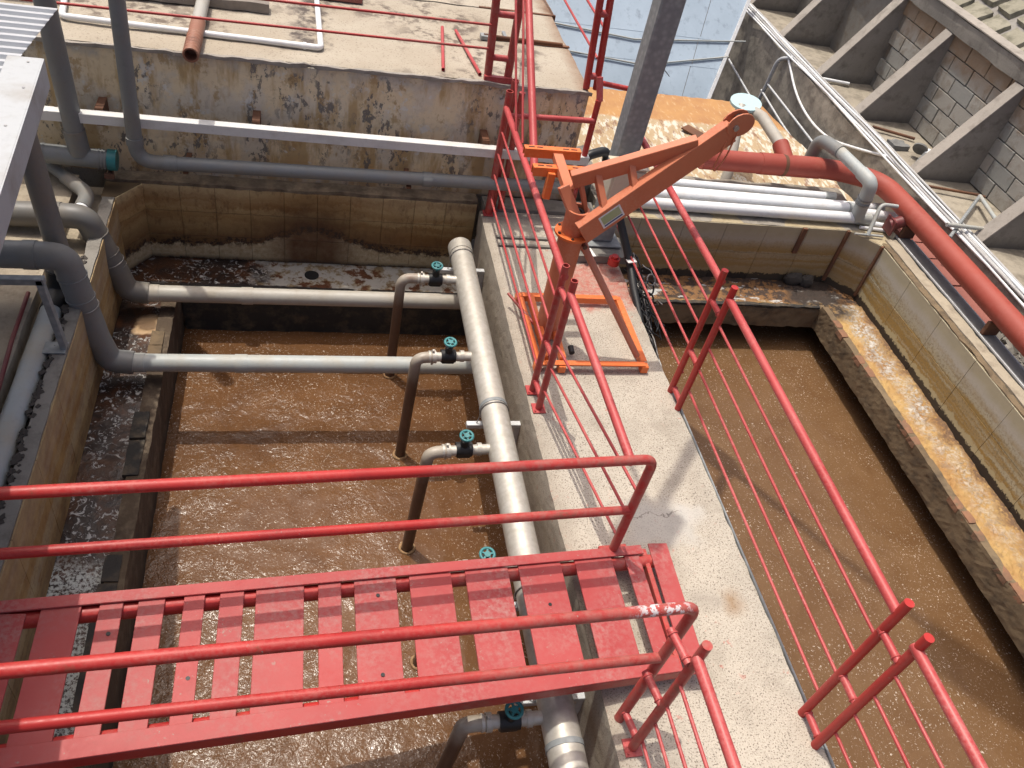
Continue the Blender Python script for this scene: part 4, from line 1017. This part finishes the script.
lp = [B + jd * 1.10 - js * 0.03 + side * 0.035, B + jd * 1.07 - Vector((0, 0, 0.20)) + side * 0.05, B + jd * 1.10 - Vector((0, 0, 0.24)) + side * 0.05, B + jd * 1.16 - Vector((0, 0, 0.18)) + side * 0.05, B + jd * 1.20 + js * 0.0 + side * 0.04]
MB().tube(round_path(lp, 0.04), 0.006, 8).build('rope_loop', 'orange', cr)
dc = B + jd * 0.20 + side * 0.0355 + js * 0.0
pl = MB().obox(dc, jd, js, 0.085, 0.055, 0.0012).build('decal', 'tag', cr)
MB().obox(dc + side * 0.0016 + js * 0.010, jd, js, 0.072, 0.034, 0.0010).build('print', 'decal_green', pl)
MB().obox(dc + side * 0.0016 - js * 0.038, jd, js, 0.072, 0.006, 0.0010).build('print', 'decal_blue', pl)
# winch mounting arms behind the mast
for p, L_ in ((Vector((1.665, 5.13, 1.30)), 0.41), (Vector((1.71, 4.97, 1.25)), 0.42)):
    c = MB().obox(p, (1, 0.02, 0), (0, 1, 0), L_ / 2, 0.028, 0.006, 0, 0.001)
    c.obox(p + Vector((0, -0.026, -0.03)), (1, 0.02, 0), (0, 1, 0), L_ / 2, 0.003, 0.03, 0, 0)
    c.obox(p + Vector((0, 0.026, -0.03)), (1, 0.02, 0), (0, 1, 0), L_ / 2, 0.003, 0.03, 0, 0)
    m = c.build('slotted_arm', 'orange_bright', cr)
    for sx in (-0.155, -0.095, 0.095, 0.155): MB().obox(p + Vector((sx, 0, 0.0068)), (1, 0, 0), (0, 1, 0), 0.022, 0.006, 0.001).build('slot', 'black', m)
MB().beam((1.70, 5.13, 1.265), (1.71, 4.72, 1.215), 0.07, 0.05).build('arm_stem', 'orange', cr)
MB().beam((1.63, 4.93, 1.23), (1.62, 4.91, 1.04), 0.05, 0.05, (0, 1, 0)).build('arm_stub', 'orange_bright', cr)

# ================================================================== LAMP POST (its heads stand above the picture)
lpst = thing('lamp_post', 'square galvanised lamp post rising out of view beside the crane', 'lamp post', (2.52, 5.9, 0))
MB().beam((2.52, 5.9, 0.10), (2.52, 5.9, 5.6), 0.185, 0.185, (1, 0, 0), 0, 0.012).build('pole', 'galv', lpst)
MB().tube([(2.52, 5.9, 5.6), (2.52, 5.9, 12.6)], 0.045, 14).build('upper_mast', 'galv', lpst)
MB().tube([(1.68, 4.74, 2.75), (1.45, 4.55, 4.0), (1.18, 4.38, 5.85)], 0.022, 8).build('shadow_cable', 'black', lpst)  # unseen strand, added to cast the soft shadow line on the walkway
MB().box(2.36, 2.68, 5.74, 6.06, 0.085, 0.10, 0, 0.003).build('base_plate', 'galv', lpst)
MB().tube([(2.52, 5.9, 5.55), (1.25, 4.48, 5.9)], 0.045, 14).build('lamp_arm', 'galv', lpst)
hd = MB().obox((1.10, 4.30, 5.9), (0.66, 0.75, 0), (-0.75, 0.66, 0), 0.24, 0.17, 0.06, 0, 0.02).build('lamp_head', 'galv', lpst)
MB().obox((1.10, 4.30, 5.835), (0.66, 0.75, 0), (-0.75, 0.66, 0), 0.2, 0.14, 0.006).build('lamp_glass', 'glass_dark', hd)
hd = MB().obox((2.62, 5.6, 12.5), (0.66, -0.75, 0), (0.75, 0.66, 0), 0.42, 0.22, 0.08, 0, 0.02).build('lamp_head', 'galv', lpst)
MB().obox((2.62, 5.6, 12.41), (0.66, -0.75, 0), (0.75, 0.66, 0), 0.36, 0.18, 0.006).build('lamp_glass', 'glass_dark', hd)
jb = thing('junction_box', 'cream junction box with rusty lid strapped to the lamp post', 'junction box', (2.48, 5.72, 0.75))
MB().box(2.36, 2.64, 5.62, 5.79, 0.58, 0.92, 0, 0.008).build('box', 'cream_box', jb)
MB().box(2.375, 2.625, 5.608, 5.619, 0.60, 0.90, 0, 0.004).build('door', 'cream_box', jb)
MB().box(2.35, 2.65, 5.60, 5.795, 0.922, 0.935, 0, 0.003).build('lid', 'cream_box', jb)
# small loose things by the post
single(MB().disc((2.55, 5.52, 0.105), (0, 0, 1), 0.05, 0.06, 20).disc((2.55, 5.52, 0.145), (0, 0, 1), 0.03, 0.03, 16), 'stop_button', 'red', 'small round red stop button on the grey step by the lamp post', 'button', (2.55, 5.52, 0.08))
single(MB().obox((2.36, 5.66, 0.081), (1, 0.2, 0), (-0.2, 1, 0), 0.05, 0.06, 0.002), 'paper_slip', 'tag', 'pale paper slip on the grey step near the red button', 'paper', (2.36, 5.66, 0.08))
cb = thing('cable_bundle', 'tangled black cables with a white tag along the walkway right edge', 'cables', (2.66, 5.3, 0.1))
def wob(p, q, n_, a, seed):
    P, Q = Vector(p), Vector(q)
    return [P.lerp(Q, i / n_) + noise.noise_vector(Vector((i * 0.5, seed, 0.0))) * a * (0 if i in (0,) else 1) for i in range(n_ + 1)]
MB().tube(wob((2.52, 5.86, 0.55), (2.66, 5.45, 0.16), 8, 0.01, 1) + wob((2.66, 5.40, 0.14), (2.69, 4.4, -0.30), 10, 0.02, 2), 0.034, 12).build('cable', 'black', cb)
for k in range(9):
    MB().tube(wob((2.64 + 0.01 * k, 5.7 - 0.03 * k, 0.2), (2.78 + 0.02 * math.sin(k), 4.45 + 0.05 * k, -0.25), 14, 0.06, 3.3 * k), 0.007, 6).build('cable', 'black' if k % 3 else 'wire', cb)
for k in range(16):
    q = random.Random(k)
    a_ = (q.uniform(2.66, 2.80), q.uniform(4.9, 5.6), q.uniform(-0.05, 0.2)); b_ = (q.uniform(2.66, 2.86), q.uniform(4.7, 5.4), q.uniform(-0.2, 0.12))
    MB().tube(wob(a_, b_, 10, 0.09, 1.7 * k), 0.006, 6).build('cable', 'wire' if k % 5 == 0 else 'black', cb)
MB().obox((2.655, 5.42, 0.19), (0.1, 1, -0.3), (1, 0, 0.2), 0.055, 0.038, 0.003).build('tag', 'tag', cb)
for k, (a, b, c, r) in enumerate(((2.80, 5.22, 0.06, 0.06), (2.82, 5.28, 0.10, 0.045), (2.75, 5.1, -0.02, 0.06), (2.78, 5.15, 0.0, 0.05))): MB().torus((a, b, c), (0.5 - 0.2 * k, -0.6, 0.6), r, 0.008, 20, 6).build('coil', 'black' if k != 1 else 'wire', cb)

# ================================================================== TERRACE CLUTTER
wp = thing('water_pipe', 'thin white L-shaped pipe lying on the terrace', 'pipe', (0, 6.9, 1.1))
MB().tube(round_path([(-1.95, 7.9, 1.14), (-1.83, 6.95, 1.115), (0.10, 6.87, 1.11), (0.05, 8.6, 1.11)], 0.045), 0.024, 14).build('pipe', 'pvc_white', wp)
MB().tube([(-0.04, 6.877, 1.11), (-0.015, 6.876, 1.11)], 0.029, 14).build('coupling', 'pvc_white', wp)
rb = thing('drain_hose', 'cream pipe ending in a brown ribbed spout over the wall edge', 'pipe', (-0.85, 6.8, 1.15))
MB().tube([(-0.85, 6.98, 1.16), (-0.85, 9.0, 1.18)], 0.052, 18).build('pipe', 'pvc_cream', rb)
rpts, rads = [], []
y = 7.0
while y > 6.44:
    for dd, q in ((0, 0.056), (0.012, 0.061), (0.03, 0.061), (0.038, 0.056)): rpts.append((-0.85, y - dd, 1.155 - (7.0 - y) * 0.02)); rads.append(q if y < 6.78 else 0.057)
    y -= 0.05
MB().tube(rpts, 0.057, 18, True, 0, True, rads).build('ribbed_spout', 'terracotta', rb)
single(MB().rough(-1.6, -0.33, 7.50, 7.66, 1.09, 1.17, 0.06, 0.006, 6), 'timber', 'wood', 'weathered grey timber lying across the back of the terrace', 'timber', (-0.9, 7.58, 1.1))
single(MB().tube([(1.18, 7.62, 1.10), (1.09, 6.72, 1.10)], 0.015, 10, True, 0, True), 'rod', 'red_faded', 'straighter of two short red rods lying loose on the terrace', 'rod', (1.13, 7.1, 1.1), 'short red rods on the terrace')
single(MB().tube([(1.30, 7.58, 1.10), (1.40, 6.70, 1.10)], 0.015, 10, True, 0, True), 'rod', 'red_faded', 'slanting one of two short red rods on the terrace, nearer the railing post', 'rod', (1.35, 7.1, 1.1), 'short red rods on the terrace')
single(MB().rough(-0.02, 0.48, 7.98, 8.2, 1.09, 1.14, 0.07, 0.005, 6), 'red_plank', 'slab_red', 'dull red plank at the back of the terrace by the white pipe', 'plank', (0.2, 8.1, 1.1))
single(MB().rough(-2.35, -1.95, 7.3, 7.75, 1.09, 1.45, 0.1, 0.01, 4), 'crate', 'wood', 'dark wooden crate behind the white roof corner', 'crate', (-2.1, 7.5, 1.1))
gr = thing('anchor_rod', 'rusty rod with hook end lying in the terrace groove', 'rod', (2, 7.5, 1.1))
MB().tube([(1.55, 7.515, 1.115), (1.72, 7.515, 1.11), (2.30, 7.52, 1.105)], 0.016, 8).build('rod', 'rust', gr)
MB().box(1.52, 1.6, 7.47, 7.55, 1.085, 1.12).box(1.75, 1.78, 7.55, 7.70, 1.085, 1.10).build('bracket', 'galv', gr)

# ================================================================== BEHIND / RIGHT: pipes
wps = [((2.72, 6.56, 0.07), (5.62, 6.52, 0.075), 0.056, 'nearest fat white pipe on the right tank back wall'), ((2.72, 6.75, 0.075), (5.58, 6.70, 0.08), 0.054, 'second fat white pipe, just behind the nearest one'), ((2.80, 7.02, 0.06), (5.42, 6.93, 0.07), 0.040, 'thin off-white pipe at the back of the white pipes'), ((3.4, 6.86, 0.05), (5.95, 6.80, 0.05), 0.042, 'white pipe between the others, running on under the red elbow')]
for a, b, r, lb in wps:
    o = thing('white_pipe', lb, 'pipe', Vector(a).lerp(Vector(b), 0.5), 'white pipes on the right tank wall')
    MB().tube([a, b], r, 20).build('pipe', 'pvc_white', o)
    av, bv = Vector(a), Vector(b)
    MB().tube([av.lerp(bv, 0.955), av.lerp(bv, 1.0)], r + 0.007, 20).build('socket', 'pvc_pale', o)
for x, y in ((4.78, 6.55), (4.82, 6.74)): pass
for (x, yy) in ((5.62, 6.42), (5.68, 6.40)): pass
single(MB().tube([(5.58, 6.66, 0.06), (6.0, 6.62, 0.06)], 0.05, 18).tube([(5.6, 6.52, 0.03), (5.92, 6.46, 0.03)], 0.028, 14).tube([(5.5, 6.44, 0.02), (5.86, 6.40, 0.02)], 0.018, 12), 'pipe_stub', 'pvc_white', 'white pipe stubs tucked under the fat red pipe elbow', 'pipe', (5.75, 6.55, 0.05))
gx = thing('crossing_pipe', 'grey pipe arching over the fat red pipe near its elbow', 'pipe', (5.6, 6.8, 0.3))
MB().tube([(5.30, 7.12, 0.53), (5.37, 6.58, 0.52)], 0.060, 20).build('pipe', 'pvc_pale', gx)
MB().tube(round_path([(5.28, 7.42, 0.10), (5.25, 7.36, 0.50), (5.31, 7.02, 0.53)], 0.13), 0.068, 20).build('elbow', 'pvc_grey', gx)
MB().tube(round_path([(5.362, 6.64, 0.52), (5.39, 6.46, 0.51), (5.44, 6.50, 0.24), (5.47, 6.52, 0.07)], 0.12), 0.069, 20).build('elbow', 'pvc_pale', gx)
for z in (0.34, 0.29): MB().tube([(5.42, 6.487, z), (5.423, 6.489, z - 0.018)], 0.075, 20).build('ring', 'pvc_grey', gx)
rp_ = thing('main_pipe', 'fat red pipe bending round the right tank corner', 'pipe', (5.9, 6, 0.27))
MB().tube(round_path([(3.9, 7.18, 0.25), (5.45, 7.14, 0.27), (5.90, 6.95, 0.27), (5.93, 6.35, 0.27), (5.955, 0.2, 0.27)], 0.42, 12), 0.105, 28).build('pipe', 'pipe_red', rp_)
MB().tube([(4.55, 7.165, 0.258), (5.25, 7.15, 0.266)], 0.111, 28).build('sleeve', 'pipe_red', rp_)
MB().tube([(4.80, 7.16, 0.26), (4.84, 7.16, 0.26)], 0.113, 28).build('weld_band', 'rust', rp_)
for y in (6.28, 4.78): MB().box(5.86, 6.02, y - 0.02, y + 0.02, 0.032, 0.17, 0, 0.004).build('support', 'rust', rp_)
MB().tube([(5.76, 6.36, 0.12), (5.88, 6.33, 0.20)], 0.06, 18).box(5.745, 5.765, 6.28, 6.44, 0.035, 0.20, 0, 0.004).build('flanged_stub', 'hose', rp_)
MB().tube([(4.86, 7.16, 0.28), (4.85, 7.40, 0.375)], 0.085, 22).build('branch_stub', 'pipe_red', rp_)
bp_ = thing('branch_pipe', 'cream branch pipe with pale blue disc cap behind the crane tip', 'pipe', (4.6, 7.8, 0.4))
MB().tube([(4.85, 7.36, 0.37), (4.83, 7.90, 0.42), (4.80, 8.06, 0.40)], 0.062, 20).build('pipe', 'pvc_cream', bp_)
MB().disc((4.72, 8.16, 0.45), (-0.1, -0.1, 1), 0.175, 0.03, 32).build('cap', 'blue_cap', bp_)
MB().tube([(4.66, 8.12, 0.42), (4.40, 7.42, 0.0), (4.38, 7.38, -0.3)], 0.058, 18).build('leg_pipe', 'pvc_cream', bp_)
# red cover slabs beside the kerb
for k, (ya, yb) in enumerate(((6.58, 6.30), (6.29, 6.01), (6.00, 5.56), (5.55, 4.97))):
    single(MB().rough(6.012, 6.30, yb + 0.008, ya - 0.008, -0.075, -0.025 + 0.003 * k, 0.08, 0.004, 5), 'cover_slab', 'slab_red',
           ('red cover slab under the pipe elbow, farthest of the row', 'second red cover slab from the pipe elbow', 'third red cover slab from the pipe elbow, rust-stained', 'longest red cover slab, nearest the open gap')[k], 'slab', (6.2, (ya + yb) / 2, -0.05), 'red cover slabs between kerb and red pipe')
rb_ = MB()
for i in range(160):
    x, y, s_ = random.uniform(6.03, 6.4), random.uniform(3.4, 4.9), random.uniform(0.012, 0.05)
    rb_.obox((x, y, -0.09 + s_ * 0.4), (random.random(), random.random(), random.random() * .4), (0, 1, random.random()), s_, s_ * 0.7, s_ * 0.5)
o = rb_.build('rubble', 'conc_grey'); o['kind'] = 'stuff'; o['label'] = 'broken grey rubble in the gap beside the red pipe'; o['category'] = 'rubble'
# low wall carrying the white cables
lw = thing('low_wall', 'streaked concrete low wall below the white cables', 'wall', (6.47, 9, -0.8))
MB().rough(6.32, 6.53, 3.0, 14.0, -2.4, 0.215, 0.14, 0.02, 2.5, 0, 0.006).build('wall', 'conc_wall', lw)
cbs = thing('cable_run', 'white cables running along the low wall top past the red pipe', 'cables', (6.45, 8, 0.25))
for k, (dx, dz) in enumerate(((0, 0.03), (0.045, 0.028), (0.10, 0.03), (0.15, 0.022), (-0.035, 0.02), (0.02, 0.05), (0.07, 0.05), (0.12, 0.045))):
    pts = [(6.43 + dx + 0.05 * noise.noise(Vector((y * 0.7, k * 3.1, 0))), y, 0.22 + dz + 0.012 * noise.noise(Vector((y * 0.9, k, 5)))) for y in [12.3 - 0.45 * i for i in range(22)]]
    MB().tube(pts, 0.013 if k != 1 else 0.016, 8).build('cable', 'cable_grey' if k % 2 else 'pvc_white', cbs)
single(MB().tube(round_path([(6.42, 10.35, 0.22), (6.38, 9.72, -0.05), (6.37, 9.17, -0.14), (6.36, 8.6, -0.10), (6.38, 8.0, 0.10), (6.44, 7.6, 0.24)], 0.3), 0.016, 8), 'loose_cable', 'pvc_white', 'loose white cable sagging down the low wall face', 'cable', (6.4, 8.7, -0.1))
fr2 = thing('tube_frame', 'light steel tube frame leaning on the low wall behind the red pipe', 'frame', (6.0, 9, -0.4))
MB().tube(round_path([(6.45, 10.20, 0.25), (6.35, 10.42, 0.13), (6.35, 10.46, -0.30), (6.34, 10.55, -0.75)], 0.1), 0.026, 12).build('tube', 'galv_pale', fr2)
for a, b in (((6.34, 10.52, -0.37), (6.34, 9.75, -0.45)), ((6.34, 9.75, -0.45), (6.34, 8.7, -0.52)), ((6.35, 10.46, -0.24), (6.36, 8.7, -0.30)), ((6.34, 11.75, -0.46), (6.32, 10.53, -0.58)), ((6.32, 10.53, -0.58), (6.30, 8.9, -0.72)), ((6.33, 9.55, -0.50), (6.33, 8.8, -0.42))): MB().tube([a, b], 0.016, 10).build('rail', 'galv_pale', fr2)
cbs.location.x -= 0.09; fr2.location.x -= 0.095; bpy.data.objects['loose_cable'].location.x -= 0.095
tg = thing('pipe_triangle', 'triangular white pipe bracket sticking out past the cables', 'bracket', (6.5, 6.1, 0.3))
MB().tube([(6.14, 6.09, 0.33), (6.80, 6.05, 0.32), (7.00, 6.76, 0.30)], 0.022, 12).build('tube', 'pvc_pale', tg)
MB().tube([(7.00, 6.76, 0.30), (6.12, 5.95, 0.27)], 0.018, 12).build('stay', 'galv', tg)
ky = thing('bent_conduit', 'bent grey conduit with a foot by the right tank corner', 'conduit', (5.6, 6.3, 0.1))
MB().tube(round_path([(5.78, 6.42, 0.30), (5.60, 6.44, 0.30), (5.50, 6.28, 0.03)], 0.06), 0.02, 12).tube([(5.36, 6.30, 0.03), (5.68, 6.28, 0.03)], 0.012, 10).build('tube', 'pvc_pale', ky)
vp = thing('vent_pipe', 'short grey pipe with white cap lying between the buttresses', 'pipe', (6.7, 7.6, 0.28))
MB().tube([(6.62, 7.40, 0.26), (6.82, 7.58, 0.29)], 0.05, 16).build('pipe', 'conc_kerb', vp)
MB().tube([(6.83, 7.60, 0.29), (6.90, 7.67, 0.31)], 0.038, 16).build('cap', 'pvc_white', vp)
MB().disc((6.80, 7.70, 0.32), (0.6, 0.6, 0.5), 0.085, 0.02, 20).build('flange', 'conc_kerb', vp)
single(MB().rough(6.58, 6.80, 7.85, 8.02, 0.2, 0.26, 0.06, 0.012, 8), 'stone_lump', 'conc_kerb', 'flat grey lump beside the capped vent pipe', 'stone', (6.7, 7.95, 0.2))
single(MB().tube([(6.56, 8.34, 0.24), (7.02, 8.12, 0.24)], 0.018, 8), 'rusty_bar', 'rust', 'short rusty bar on the ground behind the capped vent pipe', 'bar', (6.8, 8.2, 0.24))
single(MB().tube([(6.5, 6.96, 0.26), (7.05, 6.86, 0.26), (7.15, 6.84, 0.25)], 0.016, 8), 'rusty_bar', 'rust', 'longer rusty bar between the cables and the stubby buttress', 'bar', (6.8, 6.9, 0.26))
single(MB().tube([(6.50, 9.62, 0.24), (6.86, 9.55, 0.24)], 0.02, 8), 'white_tube', 'pvc_white', 'short white tube lying by the cables between far buttresses', 'tube', (6.7, 9.6, 0.24))

# ================================================================== BUTTRESSED RETAINING WALL
rw = thing('retaining_wall', 'grey block retaining wall with sloping concrete buttresses', 'wall', (7.3, 8, 0.2))
MB().box(7.262, 7.6, 4.0, 14, 0.1, 1.31).build('wall_core', 'block_core', rw)
for k, y in enumerate((13.35, 12.13, 10.92, 9.68, 8.60, 7.22, 5.93, 4.75)):
    poly = [(6.47, y, 0.19), (7.262, y, 0.19), (7.262, y, 1.318), (7.20, y, 1.318)]
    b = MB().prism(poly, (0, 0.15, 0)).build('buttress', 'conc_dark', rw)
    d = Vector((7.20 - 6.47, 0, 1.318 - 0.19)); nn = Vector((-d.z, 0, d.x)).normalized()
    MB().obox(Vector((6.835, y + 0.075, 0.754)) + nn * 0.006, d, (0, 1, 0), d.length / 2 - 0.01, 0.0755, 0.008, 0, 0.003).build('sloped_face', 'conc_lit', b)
bl = None
rows = [(0.205 + 0.185 * j) for j in range(6)]
for j, z in enumerate(rows):
    y = 4.2 + (0.2 if j % 2 else 0.0)
    while y < 9.55:
        c = (7.252 + random.uniform(-0.004, 0.004), y + 0.19, z + 0.0925)
        if bl is None:
            mb = MB().obox((0, 0, 0), (0, 1, 0), (0, 0, 1), 0.186, 0.0865, 0.02, 0, 0.004)
            bl = mb.build('block', 'block'); o = bl
        else: o = bl.copy(); COL.objects.link(o)
        o.parent = rw; o.location = Vector(c) - Vector(rw['_o'])
        y += 0.385
cbm = MB().rough(7.17, 7.33, 4.0, 14, 1.318, 1.50, 0.12, 0.01, 3).build('cap_beam', 'conc_grey', rw)
MB().box(7.16, 7.345, 4.0, 14, 1.508, 1.525, 0, 0.003).build('beam_top', 'conc_lit', rw)
y = 4.2
while y < 11.5:                                                     # rubble stones pitched above the beam
    for i in range(4):
        l, wd = random.uniform(0.30, 0.42), 0.26
        cx = 7.48 + i * 0.27; cz = 1.50 + i * 0.16
        mb = MB().rough(-wd / 2 + 0.012, wd / 2 - 0.012, -l / 2 + 0.012, l / 2 - 0.012, -0.06, 0.06, 0.07, 0.016, 6)
        o = piece('stone', mb, 'stone', (cx, y + (0.17 if i % 2 else 0), cz), rw)
        o.rotation_euler = (random.uniform(-.06, .06), -0.53, random.uniform(-.08, .08))
    y += 0.38
MB().add([(7.34, 3.8, 1.42), (8.6, 3.8, 2.17), (8.6, 14, 2.17), (7.34, 14, 1.42)], [(0, 1, 2, 3)]).build('bedding_mortar', 'conc_dark', rw)

# ================================================================== BLUE SHEET WALL, RUSTY ROOF
bw_ = thing('sheet_roof', 'blue-grey sloping sheet roof behind the orange rusting roof', 'roof', (4.4, 11, 0))
def bz(y): return -0.5 + 0.75 * (y - 10.2)
def bx(y): return 5.32 + 0.587 * (y - 10.2)
for k, (ya, yb) in enumerate(((10.10, 10.62), (10.62, 10.96), (10.96, 11.87))):
    for xa, xb in ((2.3, None), (None, 0)):
        o_ = 0.004 * k
        sa = 4.90 + 0.45 * (ya - 10.1); sb = 4.90 + 0.45 * (yb - 10.1)
        P = [(2.3, ya, bz(ya) + o_), (sa - 0.004, ya, bz(ya) + o_), (sb - 0.004, yb + 0.03, bz(yb + 0.03) + o_), (2.3, yb + 0.03, bz(yb + 0.03) + o_)] if xb is None else [(sa + 0.004, ya, bz(ya) + o_), (bx(ya), ya, bz(ya) + o_), (bx(yb), yb + 0.03, bz(yb + 0.03) + o_), (sb + 0.004, yb + 0.03, bz(yb + 0.03) + o_)]
        MB().prism([Vector(q) - Vector((0, -0.6, 0.8)) * 0.006 for q in P], Vector((0, -0.6, 0.8)) * 0.006).build('sheet', 'blue', bw_)
for pts in (((3.0, 10.93), (4.3, 10.84), (5.98, 10.97)), ((3.3, 10.62), (4.4, 10.55), (5.70, 10.76))): MB().tube([(x, y, bz(y) + 0.03) for x, y in pts], 0.012, 8).build('wire_line', 'pvc_pale', bw_)
MB().beam((bx(10.1) + 0.01, 10.1, bz(10.1) + 0.02), (bx(11.87) + 0.01, 11.87, bz(11.87) + 0.02), 0.05, 0.03, (0, -0.6, 0.8)).build('edge_trim', 'galv_pale', bw_)
single(MB().tube([(4.52, 10.3, -0.47), (4.58, 10.3, -0.15)], 0.014, 8).beam((4.47, 10.3, -0.02), (4.71, 10.3, -0.22), 0.045, 0.012), 'stick', 'galv', 'thin stick with a small flat head standing on the blue sheet roof', 'stick', (4.52, 10.3, -0.47))
rr2 = thing('rusty_roof', 'low rusting roof sheet, orange at the back and flaking white in front', 'roof', (4.4, 8.3, -0.3))
vs, prof = [], []
ny_ = 60
y = 6.95
ys = [6.95 + 2.75 * i / 110 for i in range(111)]
xsn = [i / 130 for i in range(131)]
for yv in ys:
    for tx in xsn:
        xr = 6.15 if yv < 8.0 else 6.15 - 0.20 * (yv - 8.0)
        xv = 2.45 + (xr - 2.45) * tx
        wv = 0.018 * math.sin(2 * math.pi * (xv + 0.25 * yv) / 0.17) * (1.0 if yv < 8.75 else 0.12)
        vs.append((xv, yv, -0.34 + 0.045 * (yv - 7) + wv + 0.010 * noise.noise(Vector((xv * 4, yv * 4, 0))) + 0.002 * noise.noise(Vector((xv * 14, yv * 14, 0)))))
nx_ = len(xsn)
rfm = MB().add(vs, [(j * nx_ + i, j * nx_ + i + 1, (j + 1) * nx_ + i + 1, (j + 1) * nx_ + i) for j in range(len(ys) - 1) for i in range(nx_ - 1)], True)
rfo = rfm.build('roof_sheet', 'rust_roof', rr2)
so = rfo.modifiers.new('thick', 'SOLIDIFY'); so.thickness = 0.004
MB().beam((4.45, 8.86, -0.225), (5.05, 8.10, -0.26), 0.16, 0.02).build('rust_strip', 'rust', rr2)
# clutter in the shade beside the walkway end
single(MB().rough(2.42, 2.72, 6.9, 7.4, -0.22, 0.18, 0.08, 0.02, 5), 'valve_box', 'conc_grey', 'grey box in the dark gap behind the lamp post', 'box', (2.6, 7.1, 0))
single(MB().tube(round_path([(2.5, 6.75, 0.05), (2.55, 6.85, 0.35), (2.80, 6.95, 0.38), (2.82, 6.9, 0.05)], 0.09), 0.045, 14), 'black_pipe', 'black', 'black looped pipe in the gap beside the lamp post', 'pipe', (2.65, 6.85, 0.1))
single(MB().rough(4.30, 4.75, 9.55, 9.9, -0.24, -0.10, 0.08, 0.03, 4), 'sack', 'pvc_white', 'crumpled white sack at the back edge of the rusty roof', 'sack', (4.5, 9.7, -0.2)) if False else None

for o in list(COL.objects):
    if '_o' in o: del o['_o']
